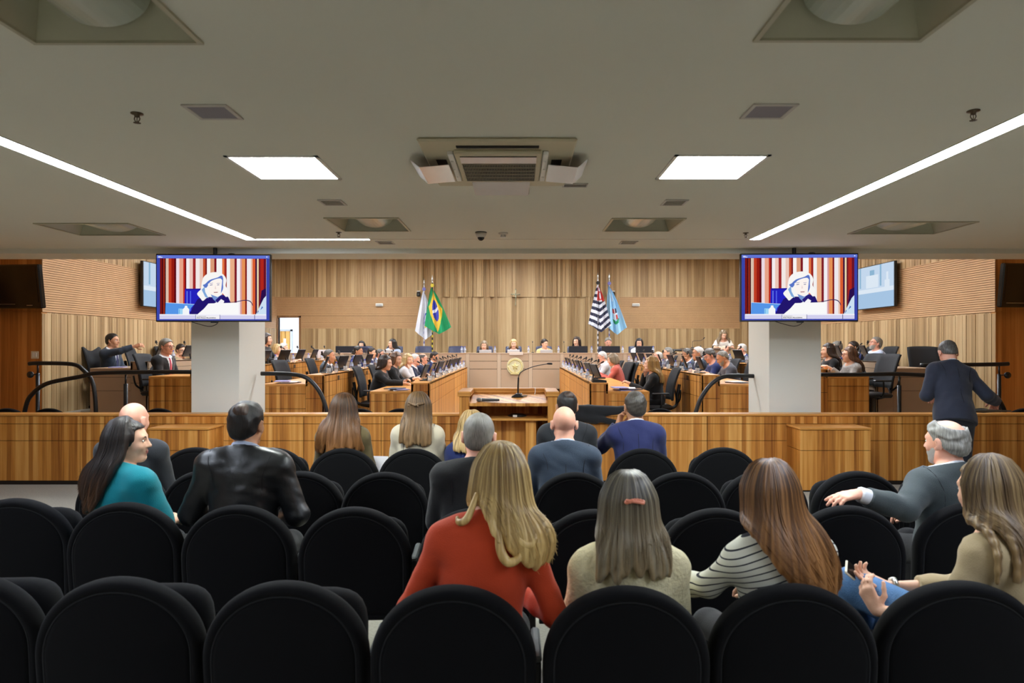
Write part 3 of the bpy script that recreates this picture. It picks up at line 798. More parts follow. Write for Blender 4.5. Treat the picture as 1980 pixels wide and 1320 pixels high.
# ------------------------------------------------------------------ ceiling fittings
e_panel = emit('panel_glow', (246, 254, 250), 46)
e_strip = emit('strip_glow', (228, 238, 255), 36)
for nm, lab, x0, x1, y0, y1 in (('ceiling_light', 'square lit ceiling panel over the seats on the side with bare carpet', -1.71, -1.165, 3.95, 4.50),
                                ('ceiling_light', 'square lit ceiling panel over the seats on the side of the leaning man', .90, 1.455, 3.93, 4.50)):
    t = thing(nm, lab, 'ceiling light', ((x0 + x1) / 2, (y0 + y1) / 2, CEIL), group='lit square ceiling panels')
    hx, hy = (x1 - x0) / 2, (y1 - y0) / 2
    b = MB(); w = .022
    b.box(-hx, hx, -hy, -hy + w, -.007, 0); b.box(-hx, hx, hy - w, hy, -.007, 0); b.box(-hx, -hx + w, -hy, hy, -.007, 0); b.box(hx - w, hx, -hy, hy, -.007, 0)
    b.build('frame', m_white, t)
    b = MB(); b.box(-hx + w, hx - w, -hy + w, hy - w, -.004, -.0005); b.build('diffuser', e_panel, t)
for lab, (x0, x1, y0, y1) in (('long straight light strip set in the ceiling above the bare carpet side', STRIPS[0]), ('long straight light strip set in the ceiling above the leaning man', STRIPS[1])):
    t = thing('light_strip', lab, 'light strip', (0, 0, CEIL), group='long ceiling light strips')
    b = MB(); b.box(x0, x1, y0, y1, -.003, 0); b.build('diffuser', e_strip, t)
    b = MB(); b.box(x0 - .008, x0, y0, y1, -.005, 0); b.box(x1, x1 + .008, y0, y1, -.005, 0); b.build('frame', m_ceil, t)
t = thing('light_strip', 'thin cross light strip along the ceiling edge before the beam, half of it dark', 'light strip', (0, 7.08, CEIL))
b = MB(); b.box(-2.83, -1.55, -.022, .022, -.003, 0); b.build('diffuser', e_strip, t)
b = MB(); b.box(-1.55, 2.5, -.018, .018, -.003, 0); u_ = b.build('unlit_diffuser', mat('strip_off', (226, 222, 210), .6), t); tag(u_, 'dark unlit stretch of the strip')
m_lum = mat('luminaire_enamel', (176, 174, 150), .35, vary=.03)
m_louv = mat('luminaire_prism', (186, 192, 176), .22, spec=.7)
LL = ['big recessed ceiling lamp over the rearmost seats, on the bare carpet side', 'big recessed ceiling lamp over the rearmost seats, on the leaning man side',
      'recessed ceiling lamp beyond the lit panel on the bare carpet side, before the beam', 'recessed ceiling lamp beyond the lit panel on the leaning man side, before the beam',
      'recessed ceiling lamp outside the long light strip on the bare carpet side', 'recessed ceiling lamp outside the long light strip on the leaning man side']
for lab, (x0, x1, y0, y1) in zip(LL, LUM):
    cx, cy = (x0 + x1) / 2, (y0 + y1) / 2; hx, hy = (x1 - x0) / 2, (y1 - y0) / 2
    t = thing('ceiling_lamp', lab, 'ceiling light', (cx, cy, CEIL), group='unlit recessed ceiling lamps')
    b = MB(); w = .018
    b.box(-hx - w, hx + w, -hy - w, -hy, -.01, .0); b.box(-hx - w, hx + w, hy, hy + w, -.01, 0); b.box(-hx - w, -hx, -hy, hy, -.01, 0); b.box(hx, hx + w, -hy, hy, -.01, 0)
    b.build('frame', m_lum, t)
    b = MB(); i = .8; d = .13
    o = [(-hx, -hy, 0), (hx, -hy, 0), (hx, hy, 0), (-hx, hy, 0)]; q = [(x * i, y * i, d) for x, y, _ in o]
    for k in range(4): b.quad(o[k], o[(k + 1) % 4], q[(k + 1) % 4], q[k])
    b.quad(*q[::-1]); b.build('housing', m_lum, t)
    b = MB(); n = 18                                                    # barrel-shaped prismatic diffuser with rounded ends
    for k in range(n):
        a0, a1 = math.pi * k / n, math.pi * (k + 1) / n
        f0 = lambda a: (-hx * .56 * math.cos(a), .118 - .105 * math.sin(a))
        (xa, za), (xb, zb) = f0(a0), f0(a1)
        b.quad((xa, -hy * .78, za), (xb, -hy * .78, zb), (xb, hy * .78, zb), (xa, hy * .78, za))
        b.add([(xa, hy * .78, za), (xb, hy * .78, zb), (0, hy * .78, .12)], [(0, 1, 2)]); b.add([(xa, -hy * .78, za), (xb, -hy * .78, zb), (0, -hy * .78, .12)], [(2, 1, 0)])
    autosmooth(b.build('diffuser', m_louv, t), 25)
# loudspeaker and vent plates, sprinklers, camera, detector
def plate(name, lab, cat, px, py, D, w, d, body, grp, slats_=False):
    c = at(px, py, D); t = thing(name, lab, cat, (c.x, D, CEIL), group=grp)
    b = MB(); e = min(w, d) * .1
    b.bbox(-w / 2, w / 2, -d / 2, -d / 2 + e, -.008, 0, .002); b.bbox(-w / 2, w / 2, d / 2 - e, d / 2, -.008, 0, .002); b.bbox(-w / 2, -w / 2 + e, -d / 2 + e, d / 2 - e, -.008, 0, .002); b.bbox(w / 2 - e, w / 2, -d / 2 + e, d / 2 - e, -.008, 0, .002)
    b.build('frame', mat('plate_white', (196, 192, 184), .6), t)
    b = MB()
    if slats_:
        n = 5
        for k in range(n):
            y = -d / 2 + e + (d - 2 * e) * (k + .5) / n
            b.box(-w / 2 + e, w / 2 - e, y - .004, y + .004, -.005, -.001)
        b.mi(1).box(-w / 2 + e, w / 2 - e, -d / 2 + e, d / 2 - e, -.0015, 0)
        b.build('grille', [mat('vent_slat', (176, 172, 160), .6), mat('vent_dark', (120, 116, 106), .8)], t)
    else:
        b.box(-w / 2 + e, w / 2 - e, -d / 2 + e, d / 2 - e, -.005, 0); b.build('grille', body, t)
m_spk = mat('speaker_mesh', (146, 142, 150), .8, bump=.4, bscale=600)
plate('ceiling_speaker', 'square mauve grey speaker plate in the ceiling beside the sprinkler, bare carpet side', 'speaker', 412, 215, 3.21, .21, .2, m_spk, 'ceiling speaker plates')
plate('ceiling_speaker', 'square mauve grey speaker plate in the ceiling on the leaning man side', 'speaker', 1486, 212, 3.2, .21, .2, m_spk, 'ceiling speaker plates')
plate('ceiling_vent', 'small square vent between the lit panel and recessed lamp, bare carpet side', 'vent', 643, 390, 5.24, .18, .2, None, 'small ceiling vents', True)
plate('ceiling_vent', 'small square vent between the lit panel and recessed lamp, leaning man side', 'vent', 1304, 390, 5.24, .18, .2, None, 'small ceiling vents', True)
plate('ceiling_vent', 'small vent by the beam, behind the recessed lamp on the bare carpet side', 'vent', 745, 468, 7.28, .18, .2, None, 'small ceiling vents', True)
plate('ceiling_vent', 'small vent by the beam, behind the recessed lamp on the leaning man side', 'vent', 1215, 468, 7.28, .18, .2, None, 'small ceiling vents', True)
plate('ceiling_vent', 'small oblong vent with bright frame beside the air conditioner', 'vent', 1112, 357, 4.67, .17, .10, mat('vent_grey', (110, 108, 104), .7, bump=.5, bscale=400), 'small ceiling vents')
def sprinkler(px, py, lab):
    D = F * 1.1 / (VY - py); c = at(px, py, D)
    t = thing('sprinkler', lab, 'sprinkler', (c.x, D, CEIL), group='fire sprinklers')
    b = MB(); b.lathe([(.028, 0), (.028, -.004), (.012, -.007), (.012, -.016), (.006, -.02)]); b.build('base', m_brass, t, True)
    b = MB(); b.tube(arc_pts([(-.009, 0, -.014), (-.013, 0, -.028), (-.004, 0, -.042)], 4), .0025, 6); b.tube(arc_pts([(.009, 0, -.014), (.013, 0, -.028), (.004, 0, -.042)], 4), .0025, 6)
    b.tube([(0, 0, -.016), (0, 0, -.042)], .002, 6); b.build('bracket', m_brass, t, True)
    b = MB()
    for k in range(10):
        a = 2 * math.pi * k / 10; b.box(.002, .016, -.0028, .0028, -.0465, -.0445, Matrix.Rotation(a, 4, 'Z'))
    b.lathe([(.008, -.044), (.009, -.0475)]); b.build('deflector', m_brass, t)
m_brass = mat('sprinkler_metal', (96, 84, 66), .4, .8)
sprinkler(265, 219, 'ceiling sprinkler above the bare carpet, beside the mauve speaker plate')
sprinkler(1882, 214, 'ceiling sprinkler outside the light strip above the leaning man')
sprinkler(655, 449, 'tiny ceiling sprinkler below the recessed lamp by the lit cross strip')
sprinkler(1442, 450, 'tiny ceiling sprinkler at the corner end of the light strip above the leaning man')
c = at(930, 455, 6.62); t = thing('security_camera', 'white dome camera with black lens under the ceiling before the beam', 'camera', (c.x, 6.62, CEIL))
b = MB(); b.lathe([(.056, 0), (.056, -.008), (.0, -.008)]); b.build('base', m_black, t)
b = MB(); b.lathe([(.054, -.008), (.05, -.03), (.036, -.052), (.0, -.052)], n=24); b.build('housing', mat('camera_shell', (205, 200, 188), .5), t, True)
b = MB(); b.ball((0, 0, -.05), .034, 10); b.build('lens_dome', mat('dome_black', (10, 10, 11), .15), t, True)
c = at(973, 455, 6.66); t = thing('smoke_detector', 'small white smoke detector beside the dome camera', 'detector', (c.x, 6.66, CEIL))
b = MB(); b.lathe([(.047, 0), (.047, -.012), (.034, -.02), (.0, -.02)], n=24); b.build('base', mat('detector_white', (214, 208, 194), .5), t, True)
b = MB()
for k in range(8):
    a = 2 * math.pi * k / 8; b.box(.018, .026, -.005, .005, -.04, -.018, Matrix.Rotation(a, 4, 'Z'))
b.lathe([(.028, -.036), (.028, -.044), (0, -.046)]); b.build('sensor', m_chrome, t)
# air conditioning cassette
cx, y0, y1 = -.115, 3.60, 4.62; cy = (y0 + y1) / 2
t = thing('air_conditioner', 'square ceiling air conditioner with black grille and open deflector flaps', 'air conditioner', (cx, cy, CEIL))
m_ac = mat('cassette_cream', (196, 188, 160), .5)
b = MB(); b.bbox(-.425, .425, -.51, .51, -.022, 0, .01)
b.build('panel', m_ac, t)
b = MB(); b.bbox(-.245, .245, -.36, .30, -.045, -.02, .008); b.build('grille_frame', m_ac, t)
b = MB()
b.mi(1).box(-.215, .215, -.30, .235, -.047, -.044)
n = 44
for k in range(n + 1):
    x = -.21 + .42 * k / n; b.mi(0).box(x - .0015, x + .0015, -.18, .23, -.056, -.046)
for k in range(6):
    y = -.17 + .39 * k / 5; b.box(-.213, .213, y - .002, y + .002, -.058, -.05)
b.build('grille', [mat('grille_bar', (150, 146, 128), .5), m_dark], t)
b = MB(); b.quad((-.215, -.30, -.05), (.215, -.30, -.05), (.215, -.19, -.056), (-.215, -.19, -.056)); b.build('film', mat('clear_film', (205, 208, 216), .12, spec=.8), t)
b = MB(); b.bbox(-.225, .225, -.43, -.39, -.027, -.02, .002); b.build('air_slot', m_dark, t); b = MB(); b.bbox(-.2, .2, .33, .36, -.028, -.02, .002)
b.build('air_slot', m_dark, t)
for sg in (-1, 1): b = MB(); b.box(sg * .335 - .03, sg * .335 + .03, -.15, .04, -.024, -.021); b.build('air_slot', m_dark, t)
m_flap = mat('deflector_sheet', (206, 204, 206), .2, spec=.7, trans=.25)
for sg in (-1, 1):
    b = MB(); M = Matrix.Translation((sg * .285, -.05, -.035))
    vs = [(0, -.20, -.035), (0, .2, -.035), (sg * .17, .2, -.05), (sg * .17, -.20, -.05), (sg * .225, .2, -.005), (sg * .225, -.20, -.005)]
    vs = [Vector(v) + Vector((sg * .285, 0, -.03)) for v in vs]
    b.add(vs, [(0, 1, 2, 3), (3, 2, 4, 5)]); vs2 = [v + Vector((0, 0, .003)) for v in vs]; b.add(vs2, [(3, 2, 1, 0), (5, 4, 2, 3)])
    b.build('deflector_flap', m_flap, t)
    b = MB(); b.bbox(sg * .265 - .016, sg * .265 + .016, -.33, .28, -.045, -.02, .004)
    for y in (-.2, -.02, .16): b.lathe([(.007, -.045), (.007, -.05), (0, -.05)], (sg * .265, y, 0), 8)
    b.build('flap_bracket', m_white, t)
b = MB(); vs = [(-.19, .36, -.03), (.19, .36, -.03), (.18, .55, -.075), (-.18, .55, -.075)]; b.add(vs, [(0, 1, 2, 3)]); b.add([(x, y, z + .003) for x, y, z in vs], [(3, 2, 1, 0)]); b.build('deflector_flap', m_flap, t)
b = MB(); b.box(-.17, .17, .57, .575, -.003, 0); b.box(-.17, .17, .84, .845, -.003, 0); b.box(-.17, -.165, .57, .845, -.003, 0); b.box(.165, .17, .57, .845, -.003, 0)
t2 = thing('access_panel', 'flush square access hatch outline in the ceiling beyond the air conditioner', 'hatch', (cx + .02, cy, CEIL)); 
b.build('hatch_frame', mat('hatch_line', (150, 144, 122), .8), t2); b = MB(); b.box(-.165, .165, .575, .84, -.0015, 0); b.build('hatch_door', m_ceil, t2)
# lamps of the hall (above the beam): recessed panels and a row of wall washers
e_hall = emit('hall_panel_glow', (244, 249, 255), 28)
k = 0
for iy, y in enumerate((10.9, 13.4, 15.9, 18.4)):
    for ix, x in enumerate((-4.6, -.1, 4.4)):
        t = thing('ceiling_light', f'hall ceiling panel light, {ORD[iy]} row behind the beam, {("white flag side", "above the centre aisle", "striped flag side")[ix]}', 'ceiling light', (x, y, HCEIL), group='hall ceiling panel lights')
        b = MB(); b.box(-.6, .6, -.3, .3, -.012, -.004); b.build('diffuser', e_hall, t)
        b = MB(); b.box(-.63, .63, -.33, -.3, -.014, 0); b.box(-.63, .63, .3, .33, -.014, 0); b.box(-.63, -.6, -.3, .3, -.014, 0); b.box(.6, .63, -.3, .3, -.014, 0); b.build('frame', m_white, t)
e_wash = emit('washer_glow', (246, 250, 255), 150)
for k in range(9):
    x = -6 + 1.5 * k
    t = thing('downlight', f'round wall washing downlight above the back wall, {ORD[k]} from the doorway', 'downlight', (x, YB - .4, HCEIL), group='downlights along the back wall')
    b = MB(); b.lathe([(.001, -.006), (.09, -.006), (.09, -.004)], n=16); b.build('diffuser', e_wash, t)
    b = MB(); b.lathe([(.09, -.012), (.11, -.012), (.115, 0), (.09, 0)], n=16); b.build('frame', m_white, t)
# ------------------------------------------------------------------ auditorium seats
m_seat = mat('seat_fabric', (13, 13, 15), .95, spec=.12, sheen=.03, bump=.12, bscale=500)
m_pipe = mat('seat_piping', (28, 29, 32), .8, spec=.3)
m_seatleg = mat('seat_steel', (24, 24, 26), .5)
m_armtop = mat('armrest_grey', (92, 97, 98), .5)
def arch(n=30, rw=.282, zt=.85, zb=.26, wb=.276):
    """outline of the seat back, from the lower corner over the arch to the other lower corner"""
    zc = zt - rw * .98; pts = []
    m = 8
    for k in range(m): t = k / m; pts.append((-(wb + (rw - wb) * math.sin(t * math.pi / 2)), zb + (zc - zb) * t))
    for k in range(n + 1):
        a = math.pi - math.pi * k / n
        pts.append((rw * math.cos(a), zc + rw * .98 * math.sin(a)))
    for k in range(m - 1, -1, -1): t = k / m; pts.append(((wb + (rw - wb) * math.sin(t * math.pi / 2)), zb + (zc - zb) * t))
    return pts
def seat_back():
    out = arch(); n = len(out); c = (0, .56)
    rings = [(.45, -.046), (.80, -.045), (.845, -.043), (.86, -.036), (.875, -.045), (.925, -.048), (.965, -.041), (.99, -.026), (1.0, -.004), (.99, .02), (.95, .042), (.85, .052), (.4, .03)]
    vs, fs = [], []
    tilt = lambda z: (z - .45) * -.10
    for s, y in rings:
        for x, z in out:
            xx, zz = c[0] + (x - c[0]) * s, c[1] + (z - c[1]) * s
            vs.append((xx, y + tilt(zz) - .06 * (xx / .28) ** 2 * -.4, zz))
    for k in range(len(rings) - 1):
        for j in range(n): fs.append((k * n + j, k * n + (j + 1) % n, (k + 1) * n + (j + 1) % n, (k + 1) * n + j))
    vs.append((c[0], rings[0][1] + tilt(c[1]), c[1])); vs.append((c[0], rings[-1][1] + tilt(c[1]), c[1]))
    for j in range(n):
        fs.append((len(vs) - 2, (j + 1) % n, j)); a = (len(rings) - 1) * n; fs.append((len(vs) - 1, a + j, a + (j + 1) % n))
    pip = [Vector((x * .862, .0, c[1] + (z - c[1]) * .862)) for x, z in out]
    pip = [Vector((p.x, -.0415 + tilt(p.z) + .024 * (p.x / .28) ** 2, p.z)) for p in pip]
    return vs, fs, pip
SEATS = {}
def make_seat(up, name_label, loc, rz):
    if up in SEATS: return dup(SEATS[up], loc, rz, name_label, 'black auditorium chairs')
    t = thing('auditorium_chair', name_label, 'chair', loc, rz, 'black auditorium chairs')
    vs, fs, pip = seat_back()
    bk = mesh_obj('backrest', vs, fs, m_seat, t, True)
    b = MB(); b.tube(pip, .0035, 6); b.build('piping', m_pipe, bk, True)
    b = MB()                                                            # cushion: flat when used, tipped up when empty
    out = []
    n = 28
    for k in range(n): a = 2 * math.pi * k / n; ca, sa = math.cos(a), math.sin(a); out.append((.25 * math.copysign(abs(ca) ** .45, ca), .235 * math.copysign(abs(sa) ** .5, sa)))
    rings = [(.5, -.06), (.9, -.06), (.97, -.05), (1, -.015), (1, .02), (.96, .05), (.85, .062), (.4, .068)]
    M = Matrix.Translation((0, .27, .40)) @ Matrix.Rotation(R(3), 4, 'X') if not up else Matrix.Translation((0, .155, .515)) @ Matrix.Rotation(R(81), 4, 'X')
    vs = [M @ Vector((x * s, y * s, z)) for s, z in rings for x, y in out]; fs = []
    for k in range(len(rings) - 1):
        for j in range(n): fs.append((k * n + j, k * n + (j + 1) % n, (k + 1) * n + (j + 1) % n, (k + 1) * n + j))
    fs += [tuple(range(n - 1, -1, -1)), tuple(range((len(rings) - 1) * n, len(rings) * n))]
    mesh_obj('seat_cushion', vs, fs, m_seat, t, True)
    for sg in (1,):
        b = MB(); b.bbox(sg * .287 - .016, sg * .287 + .016, .05, .31, .545, .568, .008); b.build('armrest', m_armtop, t)
        b = MB(); b.bbox(sg * .287 - .014, sg * .287 + .014, .06, .28, .3, .545, .006); b.bbox(sg * .287 - .02, sg * .287 + .02, .1, .2, .02, .3, .006); b.bbox(sg * .287 - .035, sg * .287 + .035, .02, .32, 0, .02, .006); b.build('side_frame', m_seatleg, t)
    b = MB(); b.tube([(-.28, .12, .33), (.28, .12, .33)], .018, 8); b.build('crossbar', m_seatleg, t)
    SEATS[up] = t
    return t
# (photo x of the back, depth, used?) row by row from the rear
ROWS = [
    ('rearmost row', [(-75, 2.46, 0), (237, 2.40, 0), (555, 2.36, 0), (877, 2.32, 1), (1210, 2.31, 1), (1530, 2.33, 1), (1852, 2.36, 1)]),
    ('second row from the rear', [(32, 3.62, 0), (245, 3.53, 1), (463, 3.47, 1), (687, 3.43, 0), (918, 3.40, 1), (1150, 3.38, 0), (1385, 3.40, 0), (1637, 3.46, 0), (1880, 3.53, 1)]),
    ('third row from the rear', [(237, 4.50, 1), (400, 4.44, 0), (582, 4.40, 0), (745, 4.37, 0), (930, 4.36, 0), (1112, 4.36, 1), (1317, 4.37, 0), (1476, 4.43, 0), (1657, 4.40, 0), (1835, 4.46, 0)]),
    ('front row before the barrier', [(380, 5.42, 0), (528, 5.40, 0), (665, 5.38, 1), (800, 5.36, 1), (945, 5.35, 1), (1095, 5.35, 1), (1243, 5.36, 1), (1398, 5.42, 0)]),
    ('row beyond the wooden barrier', [(18, 8.78, 0), (98, 8.78, 0), (310, 8.78, 0), (697, 8.75, 0), (775, 8.75, 0), (1275, 8.75, 0), (1893, 8.78, 0), (1978, 8.78, 0)])]
SEATPOS = {}
for ri, (rn, lst) in enumerate(ROWS):
    for k, (px, D, used) in enumerate(lst):
        x = X_at(px, D)
        rz = -math.atan2(x + .1, 14) * (1 if ri < 4 else 0)
        SEATPOS[ri, k] = (x, D)
        make_seat(not used, f'black auditorium chair, {ORD[k]} from the switch wall in the {rn}', (x, D, 0), rz)

# ------------------------------------------------------------------ wooden barrier
def barrier(lab, x0, x1, y0, joints, z=.84):
    t = thing('barrier', lab, 'barrier', ((x0 + x1) / 2, y0, 0)); cx = (x0 + x1) / 2
    b = MB(); b.bbox(x0 - cx, x1 - cx, -.012, .20, z - .025, z, .004); b.build('top_cap', m_woodh, t)
    js = [x0] + joints + [x1]
    for k in range(len(js) - 1):
        a, c = js[k] - cx + .003, js[k + 1] - cx - .003
        b = MB()
        b.mi(0).box(a, c, .0, .18, z - .115, z - .029); b.box(a, c, .0, .18, z - .315, z - .121); b.box(a, c, .0, .18, .05, z - .321)
        b.mi(1).box(a, c, .012, .17, 0, z - .026)
        b.build('panel', [m_wood, m_gap], t)
barrier('long wooden barrier from the switch wall to the lectern', -7.9, X_at(893, 8.1), 8.1, [X_at(155, 8.1), X_at(338, 8.1), X_at(587, 8.1), X_at(737, 8.1)])
barrier('long wooden barrier from the lectern to the side of the leaning man', X_at(1076, 8.1), 7.9, 8.1, [X_at(1368, 8.1), X_at(1658, 8.1), X_at(1745, 8.1)])
for lab, x0, x1 in (('low wooden cabinet in front of the barrier below the column with the bald man', X_at(287, 7.7), X_at(405, 7.7)), ('low wooden cabinet in front of the barrier below the column by the leaning man', X_at(1546, 7.7), X_at(1685, 7.7))):
    t = thing('low_cabinet', lab, 'cabinet', ((x0 + x1) / 2, 7.7, 0)); w = (x1 - x0) / 2
    b = MB(); b.bbox(-w, w, -.01, .395, .70, .722, .004); b.build('top', m_woodh, t)
    b = MB(); b.mi(0).box(-w + .01, w - .01, 0, .39, .47, .695); b.box(-w + .01, w - .01, 0, .39, .02, .464); b.mi(1).box(-w + .02, w - .02, .01, .385, 0, .7); b.build('body', [m_wood, m_gap], t)

# ------------------------------------------------------------------ lectern (open side towards the seats)
lx0, lx1 = X_at(888, 7.7), X_at(1078, 7.7); lc = (lx0 + lx1) / 2; lw = (lx1 - lx0) / 2
t = thing('lectern', 'wide wooden lectern with open shelves standing in the barrier gap', 'lectern', (lc, 7.7, 0))
for sg in (-1, 1):
    b = MB(); b.bbox(sg * (lw - .055) - .055, sg * (lw - .055) + .055, 0, .12, 0, 1.075, .006); b.bbox(sg * (lw - .02) - .02, sg * (lw - .02) + .02, .1, .66, 0, 1.06, .004); b.build('side_panel', m_wood, t)
    b = MB(); b.prism([(-.0, .0), (.0, .66), (-.075 * 1, .66), (-.15, .55), (-.15, .0)] if sg > 0 else [(0, 0), (.15, 0), (.15, .55), (.075, .66), (0, .66)], 1.075, 1.135, 'z')
    o = b.build('top_rim', m_woodh, t); o.location = (sg * (lw + .02), -.02, 0)
    bv = o.modifiers.new('bevel', 'BEVEL'); bv.width = .012; bv.segments = 3
b = MB(); b.bbox(-lw, lw, .55, .66, 1.075, 1.135, .01); b.build('top_rim', m_woodh, t)
b = MB(); vs = [(-lw + .11, .02, 1.00), (lw - .11, .02, 1.00), (lw - .11, .56, 1.075), (-lw + .11, .56, 1.075)]
b.add(vs + [(x, y, z - .035) for x, y, z in vs], [(0, 1, 2, 3), (7, 6, 5, 4), (0, 4, 5, 1), (1, 5, 6, 2), (2, 6, 7, 3), (3, 7, 4, 0)]); b.build('reading_top', m_wood, t)
b = MB(); b.bbox(-lw + .10, lw - .10, .02, .62, .80, .825, .004); b.build('shelf', m_woodh, t)
b = MB(); b.box(-lw + .03, lw - .03, .60, .64, 0, 1.08); b.build('front_panel', m_wood, t)
b = MB(); b.bbox(-lw + .1, lw - .24, .30, .34, .02, .80, .003); b.bbox(lw - .36, lw - .24, .08, .32, .02, .80, .004); b.build('lower_panel', m_wood, t)
LZ = lambda y: 1.00 + (y - .02) * .139
# gooseneck microphone on the lectern
mx, my = X_at(1000, 8.0), .36
t = thing('gooseneck_microphone', 'long black gooseneck microphone standing on the lectern top', 'microphone', (mx, 7.7 + my, LZ(my)))
b = MB(); b.prism([(-.07, 0), (.075, 0), (.06, .012), (.028, .038), (-.012, .038)], -.055, .055); b.build('base', m_black, t)
tip = at(1066, 703, 8.15) - Vector((mx, 7.7 + my, LZ(my)))
b = MB(); pts = arc_pts([(.01, 0, .03), (.012, 0, .16), (.02, 0, .25), (.06, 0, .30), (.2, .03, tip.z - .03), (tip.x - .05, .05, tip.z + .0)], 8)
b.tube(pts, [.010] * 14 + [.0052] * (len(pts) - 14), 8); b.build('gooseneck', m_black, t, True)
b = MB(); b.tube([(tip.x - .055, .05, tip.z), (tip.x - .04, .05, tip.z + .002), (tip.x, .055, tip.z + .001), (tip.x + .012, .055, tip.z - .001)], [.007, .012, .013, .008], 10); b.build('capsule', m_black, t, True)
b = MB(); b.bbox(.055, .115, -.012, .012, .003, .018, .004); b.lathe([(.01, 0), (.012, .02), (0, .022)], (.05, .015, .02), 8); b.build('cable_plug', m_chrome, t)
hx = X_at(944, 7.8)
t = thing('handheld_microphone', 'cordless microphone lying on the front edge of the lectern top', 'microphone', (hx, 7.78, LZ(.09) + .022), R(-5))
b = MB(); b.lathe([(.001, -.13), (.012, -.128), (.015, -.1), (.019, .06), (.02, .08)], axis='x', n=14); o = b.build('body', mat('mic_grey', (70, 70, 72), .4), t, True); o.rotation_euler = (0, 0, R(180))
b = MB(); b.ball((-.105, 0, 0), (.03, .024, .024), 9); b.build('grille', mat('mic_grille', (128, 130, 132), .35, .7, bump=.6, bscale=700), t, True)
b = MB(); b.lathe([(.021, -.002), (.022, .006), (.021, .012)], (-.082, 0, 0), 14, 'x'); b.build('ring', m_chrome, t, True)
wx = X_at(1034, 8.2)
t = thing('white_cord', 'thin white cord hanging over the far rim of the lectern', 'cord', (wx, 8.24, 1.07))
b = MB(); b.tube(arc_pts([(.0, .03, .068), (.0, 0, .07), (.004, -.02, .068), (.006, -.028, .03), (.0, -.06, .0), (-.004, -.075, -.004)]), .004, 6); b.build('cord', m_white, t, True)
t = thing('desk_telephone', 'small dark device with a white tag on the lectern shelf', 'device', (X_at(1000, 8.0), 8.0, .825))
b = MB(); b.lathe([(.11, 0), (.11, .012), (.07, .03), (0, .034)], n=20); b.build('body', m_black, t, True); b = MB(); b.bbox(-.05, .0, -.118, -.10, .0, .026, .003); b.build('label_tag', m_white, t)
# ------------------------------------------------------------------ dark coat laid over the barrier
def coat_fn():
    pr = [(('rc', V3(-.34, .02, .05), V3(-.10, .0, .045), .055, .06), .02), (('rc', V3(-.12, -.01, .05), V3(.30, .03, .035), .062, .055), .02), (('rc', V3(.28, .03, .035), V3(.36, .05, .0), .055, .04), .03),
          (('rc', V3(-.30, -.035, .0), V3(.18, -.05, -.09), .04, .03), .05), (('rc', V3(-.32, -.035, -.03), V3(-.05, -.045, -.08), .035, .03), .05), (('rc', V3(-.33, .08, .02), V3(.2, .1, .02), .04, .035), .06)]
    return sdf_mesh(pr, .008, noise=wrinkle(.007, 1.2, 4), cuts=[lambda x, y, z: np.where(y > -.012, .012 - z, -1) + 0 * x])
v, q = coat_fn(); c = at(1158, 800, 8.12)
o = mesh_obj('folded_coat', v, q, fabric('coat_charcoal', (34, 35, 38), .8), None, True, loc=(c.x, 8.1, .835)); tag(o, 'dark coat folded over the top of the barrier beside the lectern', 'coat')

